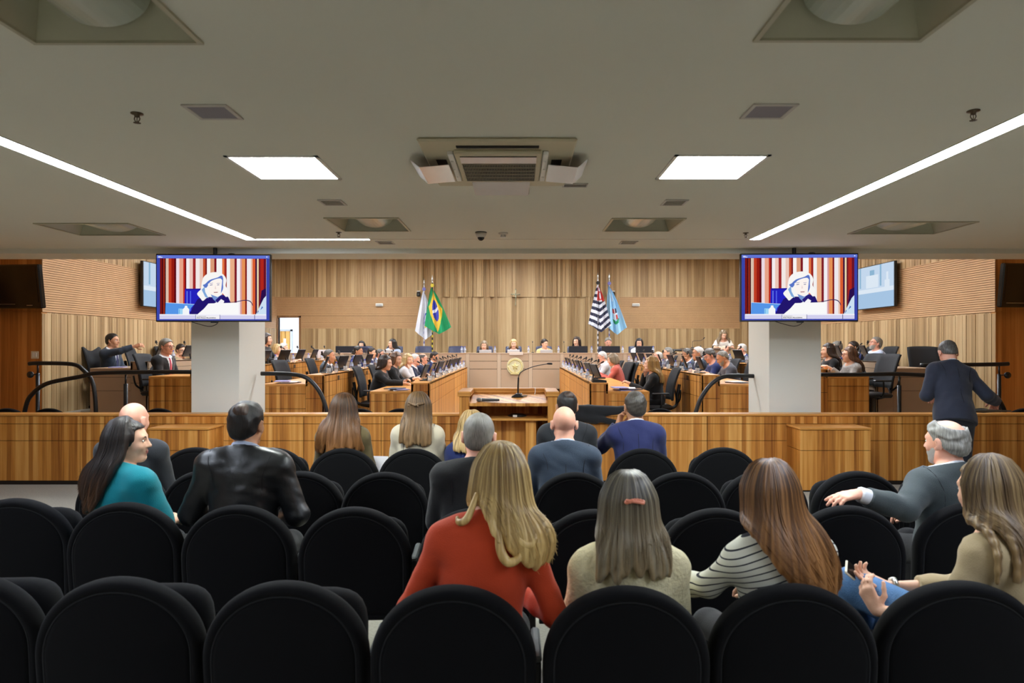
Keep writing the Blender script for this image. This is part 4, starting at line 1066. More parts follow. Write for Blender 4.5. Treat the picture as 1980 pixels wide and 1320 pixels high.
# ------------------------------------------------------------------ televisions hung from the ceiling
def emr(rgb, s=1.0):
    s *= .56
    return emit('tv_%d_%d_%d' % tuple(rgb), rgb, s)
FONTS = {}
def text_obj(name, s, size, m, parent, loc, rot=(R(90), 0, 0), bold=False, align='LEFT'):
    cu = bpy.data.curves.new(name, 'FONT'); cu.body = s; cu.size = size; cu.align_x = align; cu.offset = size * .02 if bold else 0
    cu.extrude = .0004
    o = bpy.data.objects.new(name, cu); COL.objects.link(o); cu.materials.append(m)
    bpy.context.view_layer.update()
    me = bpy.data.meshes.new_from_object(o.evaluated_get(bpy.context.evaluated_depsgraph_get()))
    bpy.data.objects.remove(o); o = bpy.data.objects.new(name, me); COL.objects.link(o)
    if not me.materials: me.materials.append(m)
    o.parent = parent; o.location = loc; o.rotation_euler = rot
    return o
def tv_picture(b, W, Hh, y=0.0, pal=None):
    """a speaker at a desk before a striped panel, laid out in units of the screen (u,v from the lower corner)"""
    mats = []
    def col(rgb, s=1.0):
        m = emr(rgb, s)
        if m not in mats: mats.append(m)
        return b.mi(mats.index(m))
    lay = [0]
    def poly(pts, rgb, s=1.0):
        lay[0] += 1; yy = y - .00012 * lay[0]
        if len(pts) > 9:
            q = [Vector((u, v, 0)) for u, v in pts]; n_ = len(q); out = []
            for i in range(n_):
                a_, b_, c_, d_ = q[i - 1], q[i], q[(i + 1) % n_], q[(i + 2) % n_]
                for t_ in (0, .25, .5, .75): out.append(.5 * ((2 * b_) + (c_ - a_) * t_ + (2 * a_ - 5 * b_ + 4 * c_ - d_) * t_ * t_ + (3 * b_ - a_ - 3 * c_ + d_) * t_ ** 3))
            pts = [(p_.x, p_.y) for p_ in out]
        col(rgb, s).add([((u - .5) * W, yy, (v - .5) * Hh) for u, v in pts], [tuple(range(len(pts)))])
    def rect(u0, v0, u1, v1, rgb, s=1.0): poly([(u0, v0), (u1, v0), (u1, v1), (u0, v1)], rgb, s)
    rect(0, 0, 1, 1, (58, 70, 170))
    rect(.0, .955, 1, 1, (98, 118, 214)); rect(.012, .962, .05, .972, (235, 240, 255)); rect(.012, .976, .035, .984, (225, 230, 255)); rect(.972, .972, .982, .986, (235, 240, 255))
    rect(.028, .02, .972, .95, (250, 246, 244))
    stripes = [(.028, (120, 22, 20)), (.05, (60, 10, 24)), (.06, (196, 60, 30)), (.068, (70, 10, 18)), (.08, (226, 196, 176)), (.105, (196, 62, 36)), (.13, (150, 28, 18)), (.155, (96, 10, 20)), (.172, (244, 226, 234)), (.2, (238, 168, 140)), (.235, (190, 40, 26)), (.25, (112, 16, 26)),
               (.262, (252, 244, 246)), (.29, (244, 204, 190)), (.32, (160, 40, 40)), (.345, (250, 240, 236)), (.38, (240, 204, 190)), (.41, (200, 80, 46)), (.43, (130, 30, 30)), (.445, (250, 246, 244)), (.475, (224, 160, 124)), (.51, (130, 26, 36)), (.53, (252, 250, 250)),
               (.58, (232, 120, 70)), (.6, (160, 40, 34)), (.62, (250, 248, 248)), (.65, (240, 180, 140)), (.69, (130, 26, 36)), (.71, (250, 244, 250)), (.74, (220, 160, 160)), (.755, (236, 150, 90)), (.785, (132, 26, 26)), (.8, (246, 240, 244)), (.835, (238, 200, 176)), (.85, (224, 96, 50)),
               (.875, (60, 20, 60)), (.89, (240, 220, 180)), (.905, (120, 30, 40)), (.92, (180, 40, 30)), (.95, (110, 20, 40)), (.972, (0, 0, 0))]
    for k in range(len(stripes) - 1): rect(stripes[k][0], .09, stripes[k + 1][0], .95, stripes[k][1], .95)
    poly([(.915, .12), (.972, .12), (.972, .5), (.93, .46), (.92, .3)], (44, 16, 74))
    poly([(.88, .09), (.972, .09), (.972, .38), (.95, .34), (.91, .2)], (206, 226, 244)); poly([(.89, .1), (.905, .14), (.9, .16)], (50, 80, 150)); poly([(.92, .16), (.945, .2), (.935, .22)], (60, 110, 190))
    poly([(.245, .1), (.25, .46), (.27, .485), (.39, .49), (.41, .1)], (36, 34, 190)); rect(.265, .14, .275, .45, (100, 120, 235)); rect(.295, .14, .305, .45, (80, 96, 230)); rect(.25, .47, .4, .487, (30, 24, 150))
    poly([(.29, .09), (.32, .2), (.36, .32), (.42, .39), (.5, .36), (.58, .4), (.635, .36), (.66, .26), (.67, .1)], (34, 22, 110))
    poly([(.38, .1), (.44, .2), (.53, .28), (.57, .33), (.6, .3), (.56, .1)], (248, 246, 250))
    hair = [(.36, .40), (.39, .335), (.41, .30), (.44, .34), (.47, .36), (.56, .35), (.58, .42), (.615, .36), (.63, .4), (.635, .46), (.612, .53), (.618, .62), (.6, .69), (.56, .735), (.5, .74), (.45, .715), (.415, .66), (.40, .57), (.392, .48), (.37, .44)]
    poly(hair, (250, 248, 246)); poly([(.43, .56), (.47, .62), (.54, .66), (.575, .69), (.59, .64), (.585, .5), (.57, .42), (.59, .5), (.58, .62), (.55, .645), (.48, .6), (.44, .5), (.41, .54)], (90, 118, 200)); poly([(.4, .47), (.43, .36), (.46, .34), (.43, .44), (.425, .52)], (130, 170, 220))
    poly([(.455, .56), (.5, .615), (.55, .635), (.572, .58), (.57, .48), (.55, .41), (.52, .37), (.48, .4), (.46, .47)], (255, 246, 240))
    poly([(.472, .545), (.495, .552), (.497, .543), (.474, .536)], (70, 80, 150)); poly([(.535, .548), (.555, .552), (.556, .543), (.537, .54)], (70, 80, 150)); poly([(.47, .57), (.5, .578), (.5, .572), (.47, .564)], (110, 120, 180)); poly([(.532, .572), (.56, .576), (.56, .57), (.532, .567)], (110, 120, 180))
    poly([(.505, .435), (.545, .438), (.54, .426), (.51, .424)], (150, 70, 90)); poly([(.52, .54), (.53, .485), (.515, .48)], (236, 216, 214))
    poly([(.48, .4), (.5, .33), (.53, .28), (.57, .35), (.585, .4), (.54, .36)], (120, 150, 210)); poly([(.52, .31), (.54, .27), (.6, .38), (.57, .39)], (40, 30, 120))
    poly([(.078, .09), (.082, .275), (.335, .25), (.30, .18), (.28, .09)], (86, 150, 232)); poly([(.082, .275), (.335, .25), (.335, .243), (.082, .268)], (200, 224, 250))
    rect(.195, .095, .232, .18, (160, 214, 246)); rect(.2, .1, .206, .17, (90, 170, 230)); poly([(.232, .09), (.232, .17), (.25, .2), (.252, .225), (.272, .225), (.274, .2), (.29, .17), (.29, .09)], (246, 248, 250))
    poly([(.36, .09), (.42, .18), (.46, .26), (.728, .275), (.728, .09)], (252, 252, 252))
    poly([(.62, .275), (.7, .29), (.77, .315), (.82, .31), (.845, .275), (.856, .23), (.85, .23), (.84, .268), (.815, .298), (.77, .303), (.7, .28)], (40, 36, 90))
    rect(.028, .02, .972, .09, (212, 210, 240)); rect(.028, .078, .972, .095, (244, 244, 252)); rect(.345, .02, .349, .088, (80, 84, 130)); rect(.56, .02, .564, .088, (80, 84, 130)); rect(.868, .02, .873, .088, (60, 62, 110)); rect(.35, .022, .559, .075, (244, 242, 246)); rect(.036, .03, .056, .033, (240, 244, 255))
    return mats, lay[0]
def hung_tv(lab, pxl, pxr, pyt, pyb, D, yaw, flip):
    x0, x1, z1, z0 = X_at(pxl, D), X_at(pxr, D), Z_at(pyt, D), Z_at(pyb, D)
    W, Hh = x1 - x0, z1 - z0
    t = thing('television', lab, 'television', ((x0 + x1) / 2, D, (z0 + z1) / 2), R(yaw), 'televisions hung from the ceiling')
    b = MB(); b.bbox(-W / 2, W / 2, 0, .05, -Hh / 2, Hh / 2, .006); b.bbox(-W * .3, W * .3, .05, .075, -Hh * .35, Hh * .3, .01); bz = b.build('housing', m_black, t)
    b = MB(); sw, sh = W - .025, Hh - .03
    mats, nl = tv_picture(b, sw, sh, -.0015); b.build('screen', mats, t)
    mt = emr((30, 30, 60), 1.0)
    a = text_obj('screen_text', 'ANA PAULA PELLEGRINA', sh * .026, mt, t, ((.355 - .5) * sw, -.0015 - .00012 * (nl + 5), (.03 - .5) * sh), bold=True)
    a2 = text_obj('screen_text', 'DESEMBARGADORA', sh * .016, mt, t, ((.355 - .5) * sw, -.0015 - .00012 * (nl + 5), (.056 - .5) * sh))
    b = MB(); b.bbox(-.03, .05, -.004, .01, -Hh / 2 - .012, -Hh / 2 + .004, .003); b.build('logo_bar', m_black, t)
    b = MB(); b.tube([(-.02, .1, Hh / 2 - .25), (-.02, .1, CEIL - (z0 + z1) / 2)], .022, 10); b.bbox(-.1, .1, .07, .12, -.1, .1, .01); b.tube(arc_pts([(.12, .06, Hh / 2 - .02), (.14, .08, Hh / 2 + .012), (.2, .08, Hh / 2 + .01), (.22, .06, Hh / 2 - .03)], 5), .006, 6); b.build('ceiling_mount', m_blackm, t)
    b = MB(); b.tube(arc_pts([(-.28, .02, -Hh / 2 + .01), (-.2, .03, -Hh / 2 - .015), (-.06, .02, -Hh / 2 - .05), (.02, .02, -Hh / 2 - .03), (.05, .02, -Hh / 2 + .01)]), .004, 6); b.build('cable', m_black, t, True)
hung_tv('lit television with a speaker picture, hung before the column near the doorway', 303, 522, 491, 622, 7.6, 2, False)
hung_tv('lit television with a speaker picture, hung before the column beside the leaning man', 1433, 1658, 489.5, 621.5, 7.6, -2, False)
# dark televisions on the front walls
for lab, px, py, rz in (('switched off black television on the wall above the light switch', 17, 554, R(-7)), ('switched off black television on the wall beyond the leaning man', 1999, 552, R(7))):
    c = at(px, py, 10.2)
    t = thing('wall_television', lab, 'television', (c.x, 10.2, c.z), rz, 'switched off wall televisions')
    b = MB(); b.bbox(-.5, .5, -.03, .05, -.3, .3, .015); b.build('housing', mat('gloss_black', (12, 12, 13), .12), t)
    b = MB(); b.box(-.455, .455, -.033, -.03, -.215, .265); b.build('screen', mat('off_screen', (6, 6, 7), .18), t)
    b = MB(); b.bbox(-.42, .10, -.036, -.03, -.242, -.236, .002); b.bbox(.27, .36, -.034, -.03, -.262, -.252, .002); b.build('trim_line', m_chrome, t)
    b = MB(); b.bbox(-.12, .12, .05, .30, -.12, .12, .01); b.build('wall_bracket', m_blackm, t)
    for o in t.children: o.rotation_euler = (R(7), 0, 0); o.scale = (1.09, 1.09, 1.09)
# lit screens on the side walls of the hall
for sg, lab in ((-1, 'pale lit screen on the slatted side wall behind the television near the doorway'), (1, 'pale lit screen on the slatted side wall behind the television beside the leaning man')):
    D0 = 13.05; x = sg * (XW - .16)
    t = thing('wall_screen', lab, 'screen', (x, D0 + .76, 2.84), R(-90) if sg < 0 else R(90), 'lit side wall screens')
    # local: screen faces -Y before rotation
    t.rotation_euler = (0, 0, R(90) if sg < 0 else R(-90))
    W, Hh = 1.52, .88
    b = MB(); b.bbox(-W / 2, W / 2, 0, .06, -Hh / 2, Hh / 2, .008); b.build('housing', m_black, t)
    b = MB(); b.bbox(-.2, .2, .06, .15, -.15, .15, .01); b.build('wall_bracket', m_blackm, t)
    b = MB(); W2, H2_ = W - .03, Hh - .03; mats = [emit('pale_screen_a', (176, 208, 240), .5), emit('pale_screen_b', (226, 238, 250), .54), emit('pale_screen_c', (150, 192, 222), .5), emit('pale_screen_d', (204, 224, 246), .52)]
    def rc(u0, v0, u1, v1, mi, k): b.mi(mi).add([((u - .5) * W2, -.0005 * k - .001, (v - .5) * H2_) for u, v in ((u0, v0), (u1, v0), (u1, v1), (u0, v1))], [(0, 1, 2, 3)])
    rc(0, 0, 1, 1, 0, 0); rc(0, .36, 1, .46, 1, 1); rc(0, .46, 1, 1, 3, 1); rc(.3, .48, .62, .78, 1, 2); rc(.4, .78, .52, .9, 2, 2); rc(.78, .46, .9, .62, 1, 3); rc(.82, .62, .87, .8, 1, 3); rc(.66, .5, .7, 1, 2, 2); rc(.12, .5, .16, 1, 2, 2)
    b.build('screen', mats, t)
# light switch plate
c = at(67, 686, YF - .008)
t = thing('light_switch', 'cream double light switch on the orange wood wall below the dark television', 'switch', (c.x, YF - .008, c.z))
b = MB(); b.bbox(-.058, .058, 0, .008, -.058, .058, .004); b.build('plate', mat('switch_cream', (220, 212, 186), .5), t)
b = MB(); b.bbox(-.034, -.003, -.006, 0, -.036, .036, .003); b.build('rocker', m_white, t); b = MB(); b.bbox(.003, .034, -.006, 0, -.036, .036, .003); b.build('rocker', m_white, t)

# ------------------------------------------------------------------ black handrails
def rail(lab, paths, posts, D, knobs=()):
    c = at(paths[0][0][0], paths[0][0][1], D); t = thing('handrail', lab, 'handrail', (c.x, D, 0))
    O = Vector((c.x, D, 0))
    for p in paths:
        pts = [at(x, y, D + (k_[0] if k_ else 0)) - O for x, y, *k_ in p]
        b = MB(); b.tube(arc_pts(pts, 6), .028, 10); b.build('rail', m_blackm, t, True)
    for px, py, zb in posts:
        p = at(px, py, D) - O; b = MB(); b.tube([p + Vector((0, 0, 0)), p - Vector((0, 0, .13))], .012, 8); b.tube([p - Vector((0, 0, .12)), Vector((p.x, p.y, zb))], .026, 10); b.build('post', m_blackm, t, True)
    for px, py, dx in knobs:
        p = at(px, py, D) - O; b = MB(); b.tube([p, p + Vector((dx, .0, 0))], .008, 8); b.lathe([(.02, 0), (.045, .005), (.045, .02), (.0, .025)], p + Vector((0, 0, 0)), 14, 'y'); b.build('wall_fixing', m_blackm, t, True)
rail('black handrail sloping from the column near the doorway and curving down', [[(376, 719), (300, 719), (190, 721), (155, 728), (92, 741), (62, 762), (50, 785), (44, 830), (42, 900)]], [(243, 724, 0)], 8.95)
rail('black wall handrail below the light switch curving down to the floor', [[(56, 703), (75, 702), (140, 704), (162, 716), (178, 737), (184, 770), (186, 830), (186, 900)]], [(73, 704, 0)], 9.25, [(60, 724, .12)])
rail('black handrail curving down from the column on the lectern side near the doorway', [[(505, 722), (560, 723), (592, 730), (613, 750), (626, 775), (633, 810), (636, 900)]], [], 8.95)
rail('black handrail curving down from the column beside the bending grey haired man', [[(1460, 727), (1405, 727), (1378, 740), (1360, 762), (1349, 785), (1342, 820), (1340, 900)]], [], 8.95)
rail('black handrail from the column past the leaning man, curving down', [[(1580, 724), (1660, 724), (1745, 723), (1850, 730), (1890, 742), (1918, 760), (1936, 780), (1944, 810), (1947, 900)]], [(1739, 727, 0)], 8.95)
rail('black wall handrail beyond the leaning man with a round wall fixing', [[(1780, 706), (1860, 705), (1930, 704), (1950, 703)]], [(1932, 706, 0)], 9.25, [(1947, 725, -.1)])
# ------------------------------------------------------------------ tiered court desks
TZ = [.25, .35, .47, .58]; TT = [1.00, 1.105, 1.216, 1.30]; TL = [1.12, 1.235, 1.32, 1.405]
XF = {(-1, 0): -1.26, (1, 0): 1.0, (-1, 1): -2.76, (1, 1): 2.59, (-1, 2): -4.4, (1, 2): 4.12, (-1, 3): -5.77, (1, 3): 5.56}
Y0, Y1 = 9.7, 16.72
SIDE = {-1: 'doorway side', 1: 'lectern woman side'}
ROWN = ['inner desk row', 'second desk row', 'third desk row', 'taupe wall desk row']
SN = {-1: ', white flag side', 1: ', striped flag side'}
m_navyplate = mat('plaque', (72, 52, 36), .5)
def grooved(b, a0, a1, fixed, thick, z0, z1, axis, joints):
    """veneered panel split by shadow grooves; axis is the direction the panel runs"""
    zs = [z0, z1 - .32, z1 - .11, z1]
    js = [a0] + joints + [a1]
    for i in range(3):
        if zs[i + 1] - zs[i] < .02: continue
        for k in range(len(js) - 1):
            p, q = js[k] + .002, js[k + 1] - .002
            zz0, zz1 = zs[i] + (.006 if i else 0), zs[i + 1]
            f0, f1 = sorted((fixed, fixed + thick))
            b.mi(0)
            if axis == 'y': b.box(f0, f1, p, q, zz0, zz1)
            else: b.box(p, q, f0, f1, zz0, zz1)
    f0, f1 = sorted((fixed + thick * .35, fixed + thick)); b.mi(1)
    if axis == 'y': b.box(f0, f1, a0, a1, z0, z1 - .01)
    else: b.box(a0, a1, f0, f1, z0, z1 - .01)
for (sg, k), xf in XF.items():
    Y0 = 9.7 if k < 3 else 10.62
    wd = m_wood if k < 3 else m_beige; top = m_woodh if k < 3 else m_beige
    t = thing('court_desk', f'long panelled {ROWN[k]} from the centre aisle{SN[sg]}', 'desk', (xf, Y0, TZ[k]))
    z0 = -TZ[k] + (TZ[k - 1] if k else TZ[0]) if k else 0
    zl, zt = TL[k] - TZ[k], TT[k] - TZ[k]; n = 8; Ln = Y1 - Y0
    js = [Ln * i / n for i in range(1, n)]
    b = MB(); grooved(b, 0, Ln, 0, sg * .03, z0, zl, 'y', js); b.build('front_panel', [wd, m_gap], t)
    b = MB(); b.bbox(min(0, sg * .27), max(0, sg * .27), .0, Ln, zl - .02, zl, .003); b.build('ledge', top, t)
    b = MB(); b.box(min(sg * .24, sg * .27), max(sg * .24, sg * .27), .0, Ln, zt - .03, zl - .02); b.build('riser', top, t)
    depth = [.86, .9, .86, .9][k]
    b = MB(); b.bbox(min(sg * .27, sg * depth), max(sg * .27, sg * depth), .0, Ln, zt - .035, zt, .004); b.build('table_top', top, t)
    b = MB(); lo, hi = min(0, sg * .27), max(0, sg * .27)
    grooved(b, lo, hi, 0, .03, 0, zl - .02, 'x', []); 
    lo, hi = min(sg * .27, sg * depth), max(sg * .27, sg * depth); grooved(b, lo, hi, 0, .03, 0, zt - .035, 'x', [])
    b.build('end_panel', [wd, m_gap], t)
# dais desk across the back
t = thing('dais_desk', 'long taupe panelled judges desk across the back of the hall', 'desk', (0, 16.9, .58))
zl = 1.47 - .58; xa, xb = -5.7, 4.1; z0 = .25 - .58
pitch = .78; x0 = X_at(904, 16.9) - pitch * 6
b = MB()
k = 0
while True:
    a = max(xa, x0 + pitch * k); c = min(xb, x0 + pitch * (k + 1)); k += 1
    if a >= xb: break
    if c <= xa: continue
    for za, zb in ((z0, 1.07 - .58 - .006), (1.07 - .58 + .006, 1.266 - .58 - .006), (1.266 - .58 + .006, zl)): b.mi(0).box(a + .05, c - .05, 0, .03, za, zb)
    b.mi(2).box(a, a + .045, -.004, .03, z0, zl); b.box(c - .045, c, -.004, .03, z0, zl)
b.mi(1).box(xa, xb, .015, .03, z0, zl - .01)
b.build('front_panel', [m_beige, m_gap, mat('laminate_taupe_edge', (186, 164, 140), .5)], t)
b = MB(); b.bbox(xa, xb, -.01, .27, zl - .02, zl, .004); b.build('ledge', m_beige, t)
b = MB(); b.bbox(xa, xb, .27, .98, .715, .75, .004); b.box(xa, xb, .24, .27, .72, zl - .02); b.build('table_top', m_beige, t)
b = MB(); b.box(xa, xa + .03, .03, .95, 0, .72); b.box(xb - .03, xb, .03, .95, 0, .72); b.build('end_panel', m_beige, t)
# round coat of arms
c = at(996, 708, 16.86)
t = thing('wall_emblem', 'round gilded coat of arms with star and leaf wreath on the taupe desk front', 'emblem', (c.x, 16.885, c.z))
gold = mat('gilt', (214, 200, 140), .35, .35, bump=.5, bscale=90)
b = MB(); b.lathe([(.001, .012), (.17, .012), (.2, .02), (.21, .008), (.21, 0)], axis='y', n=40); b.build('plate', mat('gilt_pale', (216, 208, 168), .45, .2, bump=.8, bscale=60), t)
b = MB()
for k in range(26):
    a = R(-80 + 340 * k / 26 - 90); M = Matrix.Translation((math.cos(a) * .165, -.022, math.sin(a) * .165)) @ Matrix.Rotation(-a + R(35 if k < 13 else 145), 4, 'Y'); b.ball((math.cos(a) * .165, -.022, math.sin(a) * .165), (.035, .008, .013), 5, (Matrix.Rotation(-a + R(60), 3, 'Y')))
b.build('leaf_wreath', gold, t, True)
b = MB(); pts = [(.105 * math.cos(R(90 + 36 * k)) * (1 if k % 2 == 0 else .5), .105 * math.sin(R(90 + 36 * k)) * (1 if k % 2 == 0 else .5)) for k in range(10)]
vs = [(x, -.018, z) for x, z in pts] + [(0, -.045, 0)]; b.add(vs, [(k, (k + 1) % 10, 10) for k in range(10)]); b.lathe([(.001, .05), (.035, .048), (.04, .03)], axis='y', n=20); b.build('star', gold, t)
b = MB(); b.bbox(-.12, .12, -.03, -.015, -.2, -.165, .004); b.bbox(-.012, .012, -.035, -.02, -.17, .02, .003); b.build('ribbon', gold, t)

# ------------------------------------------------------------------ things on the desks
m_screen = mat('monitor_back', (24, 24, 26), .4); m_scr = mat('monitor_dark_glass', (10, 11, 13), .15)
m_bottle = mat('clear_plastic', (214, 222, 236), .12, spec=.6, alpha=.38); m_cap = mat('blue_cap', (58, 62, 190), .4); m_glassy = mat('clear_glass', (226, 232, 236), .06, spec=.7, alpha=.22)
m_paper = mat('paper', (226, 226, 232), .8); m_paperb = mat('paper_violet', (150, 148, 200), .8); m_papd = mat('folder_dark', (52, 56, 78), .6)
PROTO = {}
def proto(key, make, loc, rz, label, group):
    if key in PROTO: return dup(PROTO[key], loc, rz, label, group)
    t = make(label, loc, rz, group); PROTO[key] = t; return t
def mk_monitor(label, loc, rz, group):
    t = thing('desk_monitor', label, 'monitor', loc, rz, group)
    M = Matrix.Translation((0, .0, .15)) @ Matrix.Rotation(R(-22), 4, 'X')
    b = MB(); b.bbox(-.16, .16, -.005, .018, -.10, .11, .005, M); b.build('housing', m_screen, t)
    b = MB(); b.box(-.15, .15, -.007, -.005, -.09, .10, M); b.build('screen', m_scr, t)
    b = MB(); b.bbox(-.08, .08, -.06, .09, 0, .012, .004); b.tube([(0, .05, .01), (0, .04, .1)], .014, 8); b.build('stand', m_black, t)
    b = MB(); b.tube([(.02, -.035, .255), (.02, -.045, .285)], .006, 6); b.bbox(.0, .045, -.062, -.03, .282, .305, .006); b.ball((.022, -.05, .315), .017, 6); b.build('camera', m_black, t)
    return t
def mk_mic(label, loc, rz, group):
    t = thing('desk_microphone', label, 'microphone', loc, rz, group)
    b = MB(); b.bbox(-.035, .035, -.04, .04, 0, .018, .006); b.build('base', m_black, t)
    b = MB(); b.tube(arc_pts([(0, 0, .015), (0, .005, .12), (0, -.01, .2), (0, -.09, .26)], 6), .005, 6); b.build('gooseneck', m_black, t, True)
    b = MB(); b.tube([(0, -.085, .257), (0, -.11, .272), (0, -.135, .285)], [.009, .013, .011], 8); b.build('capsule', m_black, t, True)
    return t
def mk_bottle(label, loc, rz, group):
    t = thing('water_bottle', label, 'bottle', loc, rz, group)
    b = MB(); b.lathe([(.001, 0), (.03, 0), (.032, .006), (.032, .045), (.029, .055), (.032, .065), (.032, .11), (.026, .135), (.013, .155), (.013, .165)], n=14); b.build('body', m_bottle, t, True)
    b = MB(); b.lathe([(.0135, .162), (.0145, .165), (.0145, .183), (.0, .184)], n=12); b.build('cap', m_cap, t, True)
    b = MB(); b.lathe([(.0325, .075), (.0328, .075), (.0328, .1), (.0325, .1)], n=14); b.build('paper_label', mat('bottle_label', (176, 186, 214), .5), t, True)
    for o in t.children: o.scale = (.9, .9, .9)
    return t
def mk_glass(label, loc, rz, group):
    t = thing('drinking_glass', label, 'glass', loc, rz, group)
    b = MB(); b.lathe([(.001, .004), (.03, .004), (.036, .085), (.034, .085), (.028, .01), (.001, .01)], n=14); b.build('tumbler', m_glassy, t, True)
    return t
def mk_plate(label, loc, rz, group):
    t = thing('name_sign', label, 'sign', loc, rz, group)
    b = MB(); b.bbox(-.05, .05, -.006, 0, -.035, .035, .002); b.build('plate', m_navyplate, t)
    b = MB()
    for z in (.016, .0, -.016): b.box(-.038, .038, -.0075, -.006, z - .004, z + .004)
    b.build('raised_band', mat('plaque_band', (110, 82, 56), .5), t)
    return t
AW = {-1: 'beneath the white flag side', 1: 'beneath the striped flag side'}
for (sg, k), xf in XF.items():
    rz = R(-90) if sg < 0 else R(90)
    n = 7 if k < 3 else 6
    nm_ = 0
    for i in range(n):
        y = 10.35 + .98 * i if k != 3 else 11.3 + .95 * i
        zl = TL[k]; row = ROWN[k]; o_ = ORD[i]
        proto('mon', mk_monitor, (xf + sg * .17, y, zl), rz + R(rs.uniform(-16, 16)), f'{o_} dark monitor from the barrier on the {row}{SN[sg]}', f'monitors on the {row}{SN[sg]}')
        if (k * 3 + i + sg) % 2 == 0 or k == 0:
            nm_ += 1; proto('mic', mk_mic, (xf + sg * .20, y + .33, zl), rz + R(rs.uniform(-30, 30)), f'{ORD[nm_ - 1]} gooseneck microphone from the barrier on the {row}{SN[sg]}', f'microphones on the {row}{SN[sg]}')
        proto('bot', mk_bottle, (xf + sg * .07, y + .24, zl), 0, f'{o_} water bottle from the barrier on the {row}{SN[sg]}', f'bottles on the {row}{SN[sg]}')
        if k < 2: proto('gla', mk_glass, (xf + sg * .06, y - .22, zl), 0, f'{o_} clear drinking glass from the barrier on the {row}{SN[sg]}', f'glasses on the {row}{SN[sg]}')
        if k in (1, 2): proto('pla', mk_plate, (xf - sg * .001, y + .1, zl - .075), R(90) if sg < 0 else R(-90), f'{o_} dark plaque from the barrier on the {row}{SN[sg]}', f'plaques on the {row}{SN[sg]}')
def papers(lab, x, y, z, n, w=.3, colours=None, name='paper_pile'):
    """each sheet bundle of a heap is its own thing"""
    for k in range(n):
        t = thing('paper_bundle', lab[k], 'papers', (x + rs.uniform(-.12, .12) * (k > 0), y + rs.uniform(-.06, .06), z + .0125 * k), R(rs.uniform(-35, 35)))
        b = MB(); b.bbox(-.105, .105, -.148, .148, 0, .011, .002); b.build('sheets', (m_paper, m_paperb, m_papd)[(k + len(lab[0])) % 3], t)
papers(['dark folder under the papers before the woman in black', 'white papers under the hand of the woman in black', 'violet papers beside the hand of the woman in black'], -1.75, 9.95, TT[0], 3)
papers(['bottom bundle of papers at the empty chairs of the inner desk', 'second bundle of papers at the empty chairs of the inner desk', 'dark folder on the papers at the empty chairs', 'violet top bundle of papers at the empty chairs'], 1.52, 9.95, TT[0], 4)
papers(['papers at the empty place of the second desk row by the column', 'violet papers on the heap at the empty place by the column', 'dark folder on the heap at the empty place by the column'], -3.35, 9.95, TT[1], 3)
papers(['dark folder under the papers of the bending grey haired man', 'violet papers before the bending grey haired man'], 3.2, 9.95, TT[1], 2)
papers(['violet papers before the seated man by the slatted wall'], -6.4, 10.9, TT[3], 1)
t = thing('desk_telephone', 'black desk telephone at the barrier end of the inner desk beside the empty chairs', 'telephone', (1.16, 9.86, TL[0])); b = MB(); b.prism([(-.1, 0), (.1, 0), (.1, .03), (-.1, .055)], -.08, .08); b.build('body', m_black, t); b = MB(); b.bbox(-.09, .09, -.06, -.02, .055, .075, .008); b.build('handset', m_black, t)
# dais equipment (seen from the hall)
ZD = .58 + .75; ZLD = 1.47
def mk_display(label, loc, rz, group):
    t = thing('computer_monitor', label, 'monitor', loc, rz, group)
    b = MB(); b.bbox(-.235, .235, -.02, .02, .0, .28, .008); b.build('housing', mat('navy_black', (20, 24, 34), .4), t)
    b = MB(); b.bbox(-.05, .05, -.0, .05, -.02, .1, .004); b.bbox(-.11, .11, -.08, .10, -.03, -.018, .004); b.build('stand', m_black, t)
    b = MB(); b.box(-.1, .1, .02, .022, .03, .035); b.build('trim_line', m_chrome, t)
    return t
for px, lab in ((1118, 'wide dark monitor before the woman with a fringe on the dais'), (1181, 'wide dark monitor before the grey haired head below the striped flag'), (1247, 'wide dark monitor before the woman with headphones')):
    proto('disp', mk_display, (X_at(px, 17.35), 17.35, ZD + .03), R(180), lab, 'wide monitors on the dais')
proto('disp', mk_display, (X_at(667, 17.35), 17.35, ZD + .03), R(180), 'dark monitor at the doorway end of the dais', None)
def mk_laptop(label, loc, rz, group):
    t = thing('laptop', label, 'laptop', loc, rz, group)
    b = MB(); b.bbox(-.155, .155, -.11, .11, 0, .014, .004); b.build('keyboard_base', mat('laptop_silver', (196, 198, 204), .35, .3), t)
    b = MB(); b.bbox(-.155, .155, 0, .009, 0, .21, .004, Matrix.Translation((0, .11, .012)) @ Matrix.Rotation(R(-14), 4, 'X')); b.build('lid', MATS['laptop_silver'], t)
    return t
for px, lab in ((752, 'silver laptop before the long haired woman on the dais under the white flag'), (939, 'silver laptop before the brown haired woman on the dais'), (993, 'silver laptop before the blond woman at the dais centre'), (1056, 'silver laptop before the short haired person on the dais')):
    proto('lap', mk_laptop, (X_at(px, 17.3), 17.3, ZD), R(180), lab, 'silver laptops on the dais')
for i, px in enumerate((893, 899, 957, 1022, 1080, 1144, 1204, 1263)):
    proto('bot', mk_bottle, (X_at(px, 17.08), 17.08, ZLD), 0, f'{ORD[i]} water bottle on the dais ledge counted from the green flag', 'bottles on the dais ledge')
for i, (px, lab) in enumerate(((1091, 'gooseneck microphone on the dais beside the woman with a fringe'), (810, 'gooseneck microphone on the dais before the empty chair under the white flag'), (1030, 'gooseneck microphone on the dais beside the blond woman'))):
    proto('mic', mk_mic, (X_at(px, 17.12), 17.12, ZLD), R(180), lab, 'dais microphones')
t = thing('display_board', 'pale grey backed monitor at the doorway end of the dais desk', 'monitor', (X_at(626, 16.5), 16.5, TL[2] + .03))
